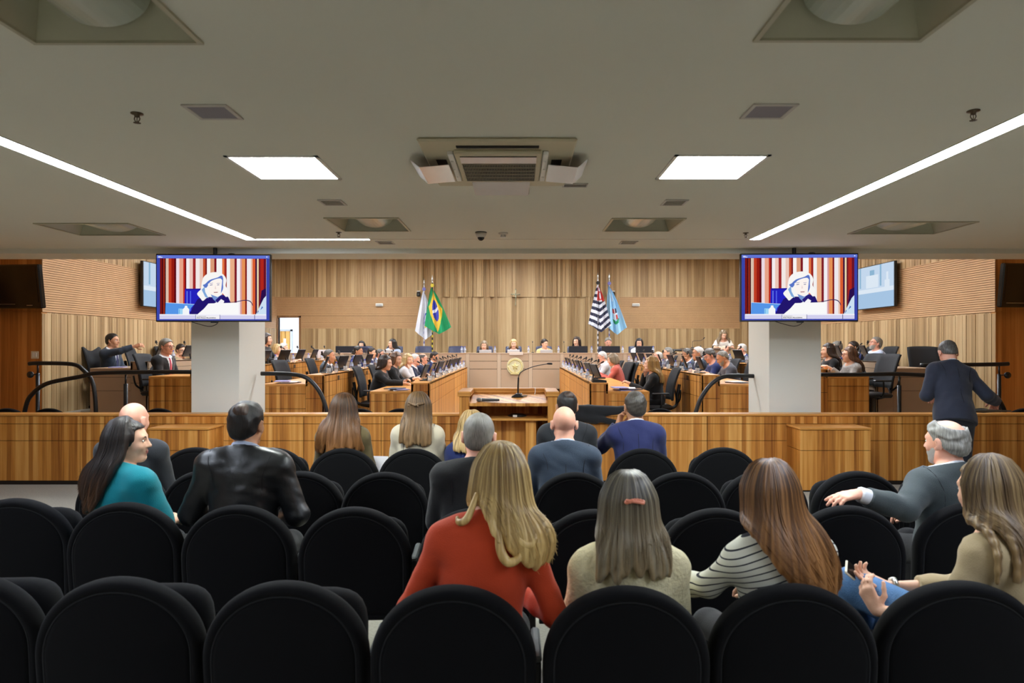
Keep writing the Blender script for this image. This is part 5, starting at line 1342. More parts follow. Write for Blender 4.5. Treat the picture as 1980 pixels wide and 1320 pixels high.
b = MB(); b.bbox(-.19, .19, -.012, .012, 0, .2, .006); b.build('housing', mat('pale_grey_plastic', (206, 208, 216), .5), t); b = MB(); b.bbox(-.04, .04, -.02, .04, -.03, .02, .004); b.build('stand', m_white, t)
# name plate before the president
t = thing('name_sign', 'small pale name board on the dais front before the blond woman', 'sign', (X_at(998, 16.9), 16.885, 1.445)); b = MB(); b.bbox(-.17, .17, -.01, .0, -.03, .05, .003); b.build('plate', mat('sign_beige', (206, 190, 176), .5), t)
# lectern of the standing woman and its microphone
lx0, lx1 = X_at(1322, 17.3), X_at(1412, 17.3)
t = thing('side_lectern', 'taupe lectern where the standing woman leans, at the end of the dais', 'lectern', ((lx0 + lx1) / 2, 17.3, .58)); w = (lx1 - lx0) / 2
b = MB(); b.bbox(-w, w, -.2, .35, .98, 1.01, .004); b.build('top', mat('lectern_grey_wood', (120, 104, 88), .5), t); b = MB(); b.box(-w + .03, w - .03, -.15, .3, 0, .98); b.build('body', m_beige, t)
t = thing('gooseneck_microphone', 'long bent microphone on the lectern of the standing woman', 'microphone', (X_at(1340, 17.3), 17.35, 1.59))
b = MB(); b.lathe([(.04, 0), (.04, .015), (.01, .03)], n=12); b.build('base', m_black, t); b = MB(); b.tube(arc_pts([(0, 0, .02), (0, 0, .14), (.03, 0, .18), (.2, 0, .19), (.29, 0, .24)], 6), .006, 6); b.build('gooseneck', m_black, t, True); b = MB(); b.tube([(.28, 0, .235), (.31, 0, .27)], .012, 8); b.build('capsule', m_black, t, True)

# ------------------------------------------------------------------ office chairs of the hall
m_mesh = mat('chair_mesh', (34, 36, 40), .8, bump=.5, bscale=500); m_navy = mat('chair_leather_navy', (44, 50, 78), .5)
def mk_chair(label, loc, rz, group, skin_=None, wide=.24):
    t = thing('office_chair', label, 'chair', loc, rz, group)
    b = MB(); pts = []
    n = 8; vs = []; fs = []
    for s, off in ((0, 0), (1, .03)):
        for j in range(n + 1):
            v = j / n; z = .56 + .50 * v; ww = wide * (.86 + .16 * math.sin(v * math.pi * .75)); yb = -.23 - .12 * v + .03 * math.sin(v * math.pi)
            for i in range(9):
                uu = -1 + 2 * i / 8; vs.append((ww * uu, yb + .045 * uu * uu - off, z - .015 * abs(uu) ** 3 * (v > .9)))
    q = 9 * (n + 1)
    for s in (0, 1):
        for j in range(n):
            for i in range(8):
                a = s * q + j * 9 + i; f = (a, a + 1, a + 10, a + 9); fs.append(f if s else f[::-1])
    rim = [i for i in range(9)] + [9 * j + 8 for j in range(1, n + 1)] + [9 * n + i for i in range(7, -1, -1)] + [9 * j for j in range(n - 1, 0, -1)]
    for k in range(len(rim)): a, c = rim[k], rim[(k + 1) % len(rim)]; fs.append((a, c, c + q, a + q))
    mesh_obj('backrest', vs, fs, skin_ or m_mesh, t, True)
    b = MB(); b.tube(arc_pts([(0, -.1, .40), (0, -.3, .46), (0, -.33, .62), (0, -.36, .8)], 5), .025, 8)
    for sg in (-1, 1): b.tube(arc_pts([(0, -.31, .5), (sg * .12, -.34, .58), (sg * .2, -.33, .72)], 4), .014, 6)
    b.build('back_frame', m_black, t, True)
    b = MB(); b.bbox(-.24, .24, -.22, .24, .42, .49, .03); b.build('seat', m_navy if skin_ else m_black, t, True)
    for sg in (-1, 1):
        b = MB(); b.tube(arc_pts([(sg * .23, -.02, .44), (sg * .29, -.02, .5), (sg * .285, -.02, .66)], 4), .014, 6); b.bbox(sg * .285 - .035, sg * .285 + .035, -.14, .12, .66, .685, .01); b.build('armrest', m_black, t)
    b = MB(); b.tube([(0, 0, .06), (0, 0, .42)], .03, 10)
    for k in range(5):
        a = 2 * math.pi * k / 5; b.tube([(0, 0, .09), (.28 * math.cos(a), .28 * math.sin(a), .06)], [.025, .016], 6); b.ball((.28 * math.cos(a), .28 * math.sin(a), .03), .03, 5)
    b.build('base', m_black, t)
    return t
def chair(x, y, z, rz, lab, kind='mesh'):
    return proto('chair' + kind, (lambda l, lo, r, g: mk_chair(l, lo, r, g, m_navy if kind != 'mesh' else None, {'navy': .215, 'mesh': .24, 'navywide': .30}[kind])), (x, y, z), rz, lab, 'black office chairs' if kind == 'mesh' else 'navy chairs of the dais')
chair(2.0, 11.25, TZ[0], R(80), 'empty black mesh chair, first of two beside the fair haired woman at the inner desk')
chair(2.05, 12.05, TZ[0], R(95), 'empty black mesh chair, second of two beside the fair haired woman at the inner desk')
chair(2.0, 14.2, TZ[0], R(100), 'empty black mesh chair behind the woman in coral at the inner desk')
chair(-3.72, 10.15, TZ[1], R(-75), 'empty black mesh chair at the second desk row close to the column')
chair(-3.75, 11.5, TZ[1], R(-100), 'empty black mesh chair between the column and the grey suited man')
chair(5.2, 10.1, TZ[2], R(95), 'empty black chair beside the woman in the checked jacket')
chair(6.75, 11.2, TZ[3], R(170), 'empty dark mesh chair turned away behind the leaning man by the slatted wall')
chair(-6.7, 12.3, TZ[3], R(-80), 'empty blue grey chair behind the outstretched arm of the dark haired man')
for px, lab in ((816, 'empty navy chair on the dais under the white flag'), (881, 'empty navy chair on the dais beside the green flag')): chair(X_at(px, 17.85), 17.85, .58, R(180), lab, 'navy')
chair(X_at(694, 18.2), 18.2, .58, R(0), 'big navy chair back at the doorway end of the dais', 'navywide')

# ------------------------------------------------------------------ flags, crucifix and fittings of the back wall
def flag(lab, px, pyt, D, W, L, fn, mats, polec, lean=0, mirror=1, tip='spear'):
    """banner hanging in pleats from a vertical pole; fn(u, v) -> material index on the unfolded cloth"""
    p = at(px, pyt, D); zt = p.z
    t = thing('flag', lab, 'flag', (p.x, D, .58))
    b = MB(); H = zt - .58
    n = 40
    for k in range(n):                                                   # pole in a two-colour spiral
        z0, z1 = H * k / n, H * (k + 1) / n
        m = 10
        for j in range(m):
            a0, a1 = 2 * math.pi * j / m, 2 * math.pi * (j + 1) / m
            b.mi(int(((j / m) + k * .5) % 1 > .5)).quad((.018 * math.cos(a0), .018 * math.sin(a0), z0), (.018 * math.cos(a1), .018 * math.sin(a1), z0), (.018 * math.cos(a1), .018 * math.sin(a1), z1), (.018 * math.cos(a0), .018 * math.sin(a0), z1))
    b.build('pole', polec, t, True)
    b = MB(); b.lathe([(.02, 0), (.03, .01), (.012, .03), (.022, .06), (.03, .1), (.014, .17), (.001, .24)], (0, 0, H - .02), 12); b.build('finial', m_chrome, t, True)
    b = MB(); b.lathe([(.001, .03), (.05, .025), (.055, .0), (.02, -.01)], (0, -.01, H - .10), 16, 'y'); b.build('rosette', mats[0] if polec[1] is None else polec[1], t)
    b = MB(); b.lathe([(.14, 0), (.14, .02), (.03, .05), (.02, .08)], n=18); b.build('foot', m_chrome, t, True)
    nu, nv = 90, 80; vs = []; fs = []; mi = []
    top = H - .16
    for j in range(nv + 1):
        v = j / nv
        for i in range(nu + 1):
            u = i / nu
            # gathered at the pole top, opening downwards; the free corner drops lowest
            open_ = (.10 + .90 * v ** .8)
            x = mirror * W * (u - .35) * open_ + lean * v
            z = top - L * v * (.78 + .22 * (1 - abs(u - .55) * 1.5)) - .10 * u * (1 - v)
            fold = math.sin(u * 5.2 * math.pi + 1.2 * v) * .035 * (.5 + v) + .012 * math.sin(u * 13 * math.pi + 3 * v)
            vs.append((x, -.05 + fold - .02 * v, z))
    for j in range(nv):
        for i in range(nu):
            a = j * (nu + 1) + i; fs.append((a, a + 1, a + nu + 2, a + nu + 1)); mi.append(fn((i + .5) / nu, (j + .5) / nv))
    mesh_obj('cloth', vs, fs, mats, t, True, mi)
    return t
cloth = lambda n, c: mat('flag_' + n, c, .7, sheen=.2)
W_, G_, Y_, B_, NV, RD, LB = cloth('white', (226, 230, 240)), cloth('green', (0, 150, 92)), cloth('yellow', (236, 196, 64)), cloth('blue', (48, 58, 178)), cloth('navy', (30, 34, 66)), cloth('red', (206, 58, 48)), cloth('pale_blue', (158, 208, 240))
def f_br(u, v):
    x, y = (u - .5) / .5, (v - .48) / .5
    x2 = math.hypot(x * .95, y * .75)
    if x2 < .36:
        return 3 if abs(y + .35 * x - .02) < .07 and x2 < .35 else 2
    return 1 if abs(x) * 1.02 + abs(y) * .88 < .86 else 0
def f_wh(u, v):
    x, y = u - .62, v - .58
    r = math.hypot(x, y)
    if .10 < r < .145: return 2
    if r < .10 and abs(x + y) < .035: return 3
    if abs(y - .15) < .02 and abs(x) < .12: return 1
    return 0
def f_sp(u, v):
    if v < .34 and u > .3:
        x, y = u - .64, v - .2
        if math.hypot(x, y) < .08: return 0
        if abs(x) > .22 or abs(y) > .10: return 2 if (u > .8 or u < .45) else 0
        return 2
    return int((v * 13 + u * 1.5) % 2 > 1)
def f_lb(u, v):
    x, y = u - .6, v - .62
    if abs(x) < .14 and -.16 < y < .08:
        if abs(x) < .025 or abs(y + .04) < .022: return 1
        if (x < 0) == (y < -.04): return 2
        return 3 if x > 0 and y < -.04 else 1
    if .08 < y < .17 and abs(math.hypot(x, y) - .16) < .05: return 4
    if v < .3 and .45 < u < .6: return 1
    return 0
flag('white flag with a ring emblem on a pole spirally banded white and blue', 820, 552, 19.9, .57, 1.42, f_wh, [W_, Y_, B_, NV], [mat('pole_white', (220, 222, 232), .4), mat('pole_blue', (110, 112, 186), .4)], -.06)
flag('green flag with yellow lozenge and blue disc on a black and yellow pole', 836, 545, 19.7, .78, 1.35, f_br, [G_, Y_, B_, W_], [mat('pole_black', (30, 30, 26), .4), mat('pole_yellow', (214, 196, 60), .4)], .05)
flag('black and white striped flag with a red canton on a spiral pole', 1156, 540, 19.7, .65, 1.37, f_sp, [W_, NV, RD], [mat('pole_white', (220, 222, 232), .4), mat('pole_black', (30, 30, 26), .4)], -.05)
flag('pale blue flag with a small coat of arms', 1178, 541, 19.9, .61, 1.44, f_lb, [LB, W_, RD, NV, G_], [mat('pole_white', (220, 222, 232), .4), mat('pole_blue', (110, 112, 186), .4)], .10)
c = at(997, 574, 20.5)
t = thing('crucifix', 'small metal crucifix on the slatted wall above the dais centre', 'crucifix', (c.x, YB - .15, c.z)); pew = mat('pewter', (170, 168, 140), .35, .7)
b = MB(); b.bbox(-.014, .014, -.01, .01, -.23, .23, .004); b.bbox(-.125, .125, -.01, .01, .07, .098, .004)
for x, z in ((-.125, .084), (.125, .084), (0, .23), (0, -.23)): b.ball((x, 0, z), .02, 6)
b.build('cross', pew, t)
b = MB(); b.ball((0, -.03, .10), .02, 6); b.tube(arc_pts([(-.1, -.02, .10), (-.04, -.028, .075), (0, -.03, .07), (.04, -.028, .075), (.1, -.02, .10)], 4), .009, 6); b.tube([(0, -.03, .08), (.004, -.035, 0), (0, -.03, -.06), (.0, -.025, -.14)], [.024, .02, .018, .009], 8); b.build('figure', pew, t, True)
for px, lab in ((733, 'white emergency light box on the ribbed panel, doorway side'), (1230, 'white emergency light box on the ribbed panel beside the pale blue flag')):
    c = at(px, 589, 20.6); t = thing('emergency_light', lab, 'lamp', (c.x, YB - .05, c.z), group='white emergency light boxes')
    b = MB(); b.bbox(-.11, .11, -.04, .03, -.045, .045, .01); b.build('housing', m_white, t); b = MB(); b.bbox(-.09, .09, -.046, -.04, -.03, .01, .003); b.build('lens', m_glassy, t)
for px, py, lab in ((809, 567, 'black pan camera with a white bracket beside the white flag'), (1186, 567, 'black pan camera on the wall beside the pale blue flag')):
    c = at(px, py, 20.4); t = thing('pan_camera', lab, 'camera', (c.x, YB - .24, c.z), group='black pan cameras on the back wall')
    b = MB(); b.bbox(-.05, .05, -.05, .2, .055, .08, .005); b.build('bracket', m_white, t)
    b = MB(); b.lathe([(.05, .055), (.05, .03), (.03, .02)], n=14); b.bbox(-.055, .055, -.06, .04, -.09, .03, .02); b.build('housing', m_black, t); b = MB(); b.lathe([(.0, .07), (.028, .07), (.032, .05)], (0, 0, -.03), 14, 'y'); b.build('lens', m_scr, t)
t = thing('back_handrail', 'short dark handrail by the slatted back wall behind the grey haired man', 'handrail', (X_at(1318, 18.3), 18.3, .58)); b = MB(); b.tube([(-.25, 0, .95), (.2, 0, .95)], .03, 8); b.tube([(-.2, 0, 0), (-.2, 0, .95)], .02, 8); b.tube([(.16, 0, 0), (.16, 0, .95)], .02, 8); b.build('rail', m_blackm, t)
# ------------------------------------------------------------------ people
def suitm(n, c, rough=.8): return fabric('cloth_' + n, c, rough)
S_ = {k: suitm(k, c) for k, c in dict(navy=(30, 36, 62), blue=(38, 50, 100), slate=(48, 60, 76), charcoal=(36, 38, 42), black=(24, 24, 26), grey=(86, 90, 102), greygreen=(58, 66, 68), steel=(70, 80, 92),
     white=(222, 222, 224), cream=(206, 196, 172), coral=(190, 92, 78), olive=(104, 92, 62), teal=(0, 124, 138), orange=(184, 62, 26), blouse=(200, 190, 146), beige=(168, 150, 116), pale=(196, 196, 200), jeans=(52, 88, 140), skyshirt=(176, 190, 216), dkred=(150, 56, 60), mauve=(120, 84, 108)).items()}
SH = fabric('shirt_white', (220, 224, 230), .7); SHB = fabric('shirt_pale_blue', (180, 192, 216), .7)
TI = {k: fabric('tie_' + k, c, .6) for k, c in dict(red=(196, 76, 96), navy=(40, 44, 88), gold=(196, 180, 120), dark=(36, 36, 44), wine=(110, 40, 60)).items()}
LEATH = mat('leather_black', (22, 23, 24), .38, spec=.5, bump=.22, bscale=26)
HR = dict(black=hair_mat('hair_black', (24, 20, 20)), dark=hair_mat('hair_dark_brown', (40, 28, 22)), brown=hair_mat('hair_brown', (82, 56, 38)), grey=hair_mat('hair_grey', (122, 120, 114), light=(150, 148, 142), short=True), white=hair_mat('hair_white', (200, 198, 194), light=(216, 214, 210), short=True),
          salt=hair_mat('hair_salt', (78, 76, 73), light=(112, 110, 106), short=True), dkshort=hair_mat('hair_dark_short', (36, 27, 22), short=True), bkshort=hair_mat('hair_black_short', (24, 21, 20), short=True), blond=hair_mat('hair_blond', (172, 140, 88), light=(218, 190, 136)), fair=hair_mat('hair_fair', (150, 112, 58), light=(196, 156, 92)), ash=hair_mat('hair_ash', (112, 94, 72), light=(156, 138, 110)))
def put(px, py, D, fz, label, rz, sex='m', cx=None, **kw):
    """seat or stand a person so that the crown of the head lies behind photo pixel (px, py) at depth D"""
    T = Z_at(py, D) - fz
    if kw.get('outfit') is not None and 'legs_m' not in kw['outfit']: kw['outfit']['legs_m'] = S_['black']
    root, J = person(label, (0, 0, fz), R(rz), T=T, sex=sex, **kw)
    C = Matrix.Rotation(R(rz), 3, 'Z') @ Vector(J['C'])
    root.location = (X_at(px, D) - C.x, D - C.y, fz)
    return root, J
def suit(m, shirt=SH, tie=None, **k): return dict(kind='suit', m=S_[m] if isinstance(m, str) else m, shirt=shirt, tie=TI[tie] if tie else None, **k)
def top(m, **k): return dict(kind='sweater', m=S_[m] if isinstance(m, str) else m, **k)
def short(h='dark', **k):
    h = {'dark': 'dkshort', 'black': 'bkshort'}.get(h, h) if isinstance(h, str) else h
    k.setdefault('t', .009)
    return dict(type='short', m=HR[h] if isinstance(h, str) else h, **k)
def longh(h='dark', ln=.25, **k): return dict(type='long', m=HR[h] if isinstance(h, str) else h, len=ln, **k)

# --- seated in the auditorium, seen from behind
put(260, 778, 4.72, 0, 'bald man in a dark suit seated behind the woman in teal, before the low cabinet', 2, lean=3, outfit=suit('charcoal', tie=None), skn='pink', h=.007, head=(-14, 2, 0))
put(250, 813, 3.76, 0, 'woman in a teal top with long dark hair, her face turned sideways', -24, 'f', lean=4, head=(-52, 0, 0), h=.007, skn='fair',
    outfit=top('teal', sleeves='cape', o=.016, legs_m=S_['black'], wr=.005), hair=longh(hair_mat('hair_long_dark', (30, 22, 19), (84, 56, 36), zr=(.82, 1.0)), .37, n=50, strands=420, amax=98, spread=1.0, t=.014, endx=-.05), arms=('lap', 'lap'))
put(478, 778, 3.72, 0, 'dark haired man with a thinning crown in a black leather jacket', 0, w=1.06, lean=2, h=.008, skn='olive', head=(-8, -2, 0), outfit=dict(kind='coat', m=LEATH, shirt=SHB, o=.022, wr=.006, ctop=.034), hair=short('black', patch=hair_mat('hair_thin_crown', (58, 42, 33), short=True), t=.014, amp=.004), arms=(dict(e=(-.285, .02, .74), w=(-.12, .32, .66)), dict(e=(.285, .02, .74), w=(.12, .32, .66))))
put(666, 765, 5.6, 0, 'woman with long wavy chestnut hair in an olive jacket', 0, 'f', lean=5, head=(-12, 5, 0), h=.009, outfit=dict(kind='coat', m=S_['olive'], o=.022), hair=longh(hair_mat('hair_chestnut', (66, 44, 28), (146, 98, 54), (112, 76, 44), zr=(.82, 1.12)), .34, n=46, strands=420, wave=.020, freq=14, spread=1.15, t=.016, amax=105))
put(809, 762, 5.58, 0, 'woman in a cream jacket with her light brown hair half tied up', 0, 'f', lean=3, h=.009, outfit=dict(kind='coat', m=S_['cream'], o=.02), hair=longh(hair_mat('hair_half_up', (92, 70, 46), (148, 118, 82), zr=(.8, 1.2)), .30, n=44, strands=420, wave=.005, spread=.82, t=.014, bow=True, amax=100, ragged=.6))
put(926, 800, 3.66, 0, 'man with cropped grey hair and glasses in a black jacket before the orange sweater', 0, lean=4, side=2, h=.008, skn='pink', glasses='dark', outfit=dict(kind='coat', m=S_['black'], o=.022, ctop=.026), hair=dict(type='crop', m=hair_mat('hair_cropped', (128, 124, 116), (84, 80, 74), (150, 147, 140), zr=(1.06, 1.2), short=True), t=.008, amp=.0015), head=(-4, 4, 2))
put(912, 797, 5.58, 0, 'blond woman in a navy jacket mostly hidden behind the cropped grey haired man', 0, 'f', lean=3, h=.010, outfit=dict(kind='coat', m=S_['blue'], o=.02), hair=longh('blond', .2, n=40, strands=120, t=.016))
put(1091, 785, 4.62, 0, 'bald man in a slate blue suit with a pale shirt collar, seated mid row', 0, lean=3, h=.008, skn='pink', outfit=suit('slate', SHB, wr=.004), head=(0, 2, 0))
put(1096, 758, 5.62, 0, 'dark haired man in a black suit seated in front of the bald man in slate', 0, lean=3, h=.009, skn='tan', outfit=suit('charcoal', tie='dark'), hair=short('black', patch=MATS['hair_thin_crown']), head=(8, 6, 0))
put(1228, 758, 5.6, 0, 'man in a navy suit with short greying dark hair resting his chin on his hand', 0, lean=4, h=.008, skn='tan', outfit=suit(suitm('deepnavy', (34, 40, 84)), tie='dark'), hair=short(hair_mat('hair_greying', (50, 46, 42), light=(96, 90, 82), short=True), t=.013, amp=.004), arms=(dict(e=(-.27, .20, .80), w=(-.125, .17, .985), d=(.3, .05, .95), n=(.6, -.5, 0)), 'lap'), head=(6, 0, 0))
put(966, 870, 2.58, 0, 'woman in a rust orange sweater with long wavy blond hair', 0, 'f', lean=9, side=2, hoff=(.045, .02), head=(6, 14, 4), h=.006, skn='fair', w=.92, outfit=top('orange', o=.008, wr=.003), arms=(dict(e=(-.255, .04, .70), w=(-.12, .32, .70)), dict(e=(.27, .03, .68), w=(.12, .32, .68))),
    hair=longh(hair_mat('hair_golden', (146, 114, 64), (216, 180, 112), (224, 196, 132), zr=(.84, 1.2)), .27, n=56, strands=700, wave=.010, freq=8, spread=1.12, t=.02, endx=.05, amax=108,
    curls=[([(.02, -.13, -.10), (.05, -.15, -.2), (.10, -.15, -.24), (.13, -.14, -.215), (.11, -.13, -.19)], .02), ([(.0, -.14, -.12), (.0, -.16, -.24), (.03, -.165, -.30), (.07, -.16, -.29), (.07, -.15, -.26)], .017), ([(-.09, -.10, -.06), (-.12, -.12, -.15), (-.15, -.10, -.17), (-.16, -.08, -.15)], .014)]))
put(1213, 920, 2.54, 0, 'woman in a cream lace blouse with ash hair held by a coral clip', 0, 'f', lean=5, head=(2, 4, 0), h=.006, skn='fair', w=.92, outfit=top(mat('lace_blouse', (218, 208, 168), .8, bump=.7, bscale=70, vary=.08, vscale=40), o=.012, collar=True, ctop=.026, wr=.004), arms=('lap', 'lap'),
    hair=longh(hair_mat('hair_ashen', (74, 68, 56), (150, 128, 92), (140, 130, 108), zr=(.84, 1.12)), .24, n=54, strands=700, spread=.95, t=.013, wave=.005, amax=100, ragged=.6, clip=mat('coral_clip', (226, 140, 112), .4)))
STR = None
def stripe_mat():
    m, nt, b = _new('striped_jersey'); N, Lk = nt.nodes.new, nt.links.new
    tc = N('ShaderNodeTexCoord'); sp = N('ShaderNodeSeparateXYZ'); Lk(tc.outputs['Object'], sp.inputs[0])
    ab = N('ShaderNodeMath'); ab.operation = 'ABSOLUTE'; Lk(sp.outputs['X'], ab.inputs[0])
    q = N('ShaderNodeMath'); q.operation = 'MULTIPLY_ADD'; Lk(ab.outputs[0], q.inputs[0]); q.inputs[1].default_value = .38; Lk(sp.outputs['Z'], q.inputs[2])
    ml = N('ShaderNodeMath'); ml.operation = 'MULTIPLY'; Lk(q.outputs[0], ml.inputs[0]); ml.inputs[1].default_value = 42
    fr = N('ShaderNodeMath'); fr.operation = 'FRACT'; Lk(ml.outputs[0], fr.inputs[0])
    gt = N('ShaderNodeMath'); gt.operation = 'GREATER_THAN'; Lk(fr.outputs[0], gt.inputs[0]); gt.inputs[1].default_value = .8
    mx = N('ShaderNodeMix'); mx.data_type = 'RGBA'; mx.inputs['A'].default_value = lin((206, 206, 192)); mx.inputs['B'].default_value = lin((26, 28, 40)); Lk(gt.outputs[0], mx.inputs['Factor'])
    Lk(mx.outputs['Result'], b.inputs['Base Color']); b.inputs['Roughness'].default_value = .85
    return m
put(1487, 898, 2.54, 0, 'woman in a black and white striped top with long straight auburn hair', 8, 'f', lean=6, side=-3, head=(-14, 2, -3), h=.006, skn='fair', w=.92, outfit=top(stripe_mat(), o=.009, cuff=.13), arms=(dict(e=(-.25, .12, .76), w=(-.34, .33, .70), d=(-.5, .75, -.35), n=(0, -.3, -1)), 'lap'),
    hair=longh(hair_mat('hair_auburn', (84, 56, 34), (150, 100, 52), (166, 118, 70), zr=(.75, 1.15)), .36, n=56, strands=700, spread=.62, t=.015, endx=.09, amax=96, ragged=.8))
bp, bj = put(1906, 890, 2.56, 0, 'woman with straight light brown hair in a beige jacket, hands clasped over jeans', 38, 'f', lean=5, head=(-18, 6, 0), h=.006, skn='fair', w=.95, outfit=dict(kind='coat', m=S_['beige'], o=.02, cuff=.12, legs_m=mat('denim_light', (82, 124, 172), .85, bump=.4, bscale=240, vary=.1, vscale=30), low=-.1),
    legs={-1: (V3(-.12, .52, .655), V3(.10, .62, .22)), 1: (V3(.10, .46, .49), V3(.10, .50, .09))},
    arms=(dict(e=(-.27, .12, .66), w=(-.19, .39, .61), d=(-.15, .42, .85), n=(.9, .1, .2), curl=[30, 34, 38, 42]), dict(e=(.12, .20, .68), w=(-.07, .41, .67), d=(-.6, .68, .42), n=(-.25, -.35, .85), curl=[12, 18, 24, 30], spread=8)),
    hair=longh(hair_mat('hair_light_brown', (86, 66, 42), (150, 120, 80), (150, 126, 86), zr=(.8, 1.15)), .27, n=56, strands=700, spread=1.0, t=.017, amax=104, back=.65, ragged=.8))
W = bp.matrix_basis
def wpt(v): return Matrix.Rotation(R(38), 4, 'Z') @ Vector(v) + bp.location
A = bj['A']
p = wpt(A[-1][2]) ; q = wpt(A[-1][2] + V3(.35, .75, .30) / .9 * .14)
t = thing('smartphone', 'phone in a cream case held in the hands of the woman in beige', 'phone', tuple(at(1660, 1116, 2.80)))
t.rotation_euler = (Matrix.Rotation(R(-49), 3, 'Y') @ Matrix.Rotation(R(50), 3, 'Z')).to_euler()
b = MB(); b.bbox(-.036, .036, -.006, .006, -.072, .072, .005); b.build('case', mat('cream_case', (214, 206, 184), .5), t); b = MB(); b.box(-.032, .032, -.0068, -.006, -.066, .066); b.build('screen', m_scr, t)
d = Vector(A[1][2] - A[1][1]).normalized(); pos = Vector(A[1][2]) - d * .035
b = MB(); rot = Vector((0, 0, 1)).rotation_difference(d).to_matrix().to_4x4()
b.lathe([(.031, -.009), (.034, -.007), (.034, .007), (.031, .009)], n=24); b.mi(1).lathe([(.0, .036), (.015, .036), (.017, .03), (.017, .02)], axis='x', n=16)
w_ = b.build('wristwatch', [m_chrome, mat('watch_face', (226, 222, 208), .3)], bp, True); w_.matrix_local = Matrix.Translation(pos) @ rot
put(1828, 812, 3.74, 0, 'balding man with grey curls in a grey suit, arm laid along the chair back', 12, lean=1, w=1.08, head=(16, 3, 0), h=.006, skn='pink', beard='grey', outfit=suit('greygreen', SH, o=.022, cuff=.055), hair=dict(type='ring', m=HR['grey'], t=.014, amp=.006, bald=(.0, -.045, .125, .064, .09, .07), extra=[(0, -.09, -.02, .05, .03, .04)]),
    arms=(dict(e=(-.36, -.08, .80), w=(-.62, -.05, .885), d=(-1, .05, -.12), n=(0, .25, -1), curl=[10, 16, 20, 24], cuff=True), 'lap'))
stand, sj = put(1833, 663, 7.0, 0, 'balding man in a dark suit standing at the barrier, leaning forward with a pen', -4, lean=22, side=9, legs='stand', pelvis_z=.93, h=.008, skn='pink', w=.97, head=(-6, 34, 0), outfit=suit(suitm('ink', (40, 44, 58)), o=.02, legs_m=suitm('ink_trousers', (24, 26, 36)), low=-.05),
    hair=dict(type='ring', m=HR['salt'], t=.008, amp=.0015, bald=(0, .02, .13, .05, .075, .045)), arms=(dict(e=(-.20, .14, 1.15), w=(-.04, .40, 1.12)), dict(e=(.36, .10, 1.16), w=(.53, .24, 1.08), d=(.35, .75, -.35), n=(-.3, -.1, -1), curl=[40, 46, 50, 54])))
Mst = lambda v: Matrix.Rotation(R(-4), 4, 'Z') @ Vector(v) + stand.location
hp = Mst(sj['A'][1][2])
t = thing('document_folder', 'grey folder held out flat by the leaning man', 'folder', tuple(hp + Vector((-.05, .08, -.10))), R(20)); t.rotation_euler = (R(-8), R(4), R(24))
b = MB(); b.bbox(-.21, .19, -.14, .14, -.006, .006, .002); b.build('cover', mat('folder_grey', (86, 80, 72), .6), t); b = MB(); b.box(-.19, .17, -.12, .12, .006, .008); b.build('sheet', mat('sheet_grey', (120, 112, 102), .7), t)
t = thing('pen', 'pen in the hand of the leaning man', 'pen', tuple(hp + Vector((.045, .09, -.045)))); t.rotation_euler = (R(25), R(-10), 0)
b = MB(); b.tube([(0, 0, -.04), (0, 0, .05)], .005, 8); b.build('barrel', m_black, t, True); b = MB(); b.tube([(0, 0, -.055), (0, 0, -.04)], [.001, .005], 8); b.build('point', m_white, t, True)
t = thing('paper_sheet', 'white edged paper on the lap of the chestnut haired woman', 'paper', (X_at(731, 5.75), 5.78, .62)); t.rotation_euler = (R(58), 0, R(-6))
b = MB(); b.bbox(-.07, .07, -.1, .1, 0, .006, .002); b.build('sheet', m_paper, t)

# --- in the hall: (px, py crown, depth, tier, facing, sex, label, options); each sits in an office chair
def desk(px, py, D, k, face, sex, lab, short_lab, **kw):
    kw['outfit'].setdefault('shoes', False)
    fz = TZ[k] if k < 4 else .58
    rz = {'in_l': -90, 'in_r': 90, 'cam': 180}[face] + kw.pop('turn', 0)
    if k < 4: D *= 1.03
    kw.setdefault('h', .0115); kw.setdefault('arms', ('desk', 'desk')); kw.setdefault('lean', 9)
    r_, J = put(px, py, D, fz, lab, rz, sex, **kw)
    base = {'in_l': -90, 'in_r': 90, 'cam': 180}[face]
    l = r_.location
    chair(l.x, l.y, fz, R(base), 'office chair of ' + short_lab, 'navy' if face == 'cam' else 'mesh')
# inner row, white flag side (they face the aisle)
desk(746, 688, 10.9, 0, 'in_l', 'f', 'woman in black with dark shoulder length hair at the barrier end of the inner desk', 'the woman in black at the barrier end', outfit=top('black', o=.014), hair=longh('dark', .14, n=34, t=.02), arms=('desk', dict(e=(.2, .26, .80), w=(.12, .5, .79))), h=.009, lean=14, head=(0, 8, 0), turn=-4)
desk(767, 682, 11.75, 0, 'in_l', 'f', 'second woman in black, brown haired, beyond the first at the inner desk', 'the second woman in black', outfit=top('black', o=.014), hair=longh('brown', .22, n=34, t=.018), head=(-30, 10, 0), h=.010)
desk(789, 685, 12.9, 0, 'in_l', 'f', 'blond woman in a white jacket drinking from a cup', 'the blond woman in white', outfit=dict(kind='coat', m=S_['pale'], o=.016), hair=longh('blond', .2, n=34, t=.02), arms=('desk', 'chin'), head=(-35, 4, 0), h=.010)
desk(803, 684, 13.9, 0, 'in_l', 'm', 'pale headed man half hidden between the woman in white and the bald man', 'the half hidden pale headed man', outfit=suit('navy', tie='dark'), hair=short('white', t=.006), skn='pink')
desk(818, 683, 15.0, 0, 'in_l', 'm', 'balding man with glasses and a pale tie in a navy suit at the inner desk', 'the balding man with the pale tie', outfit=suit('navy', tie='gold'), hair=dict(type='ring', m=HR['salt'], t=.008), glasses='red', skn='pink', lean=4, arms=('lap', 'desk'))
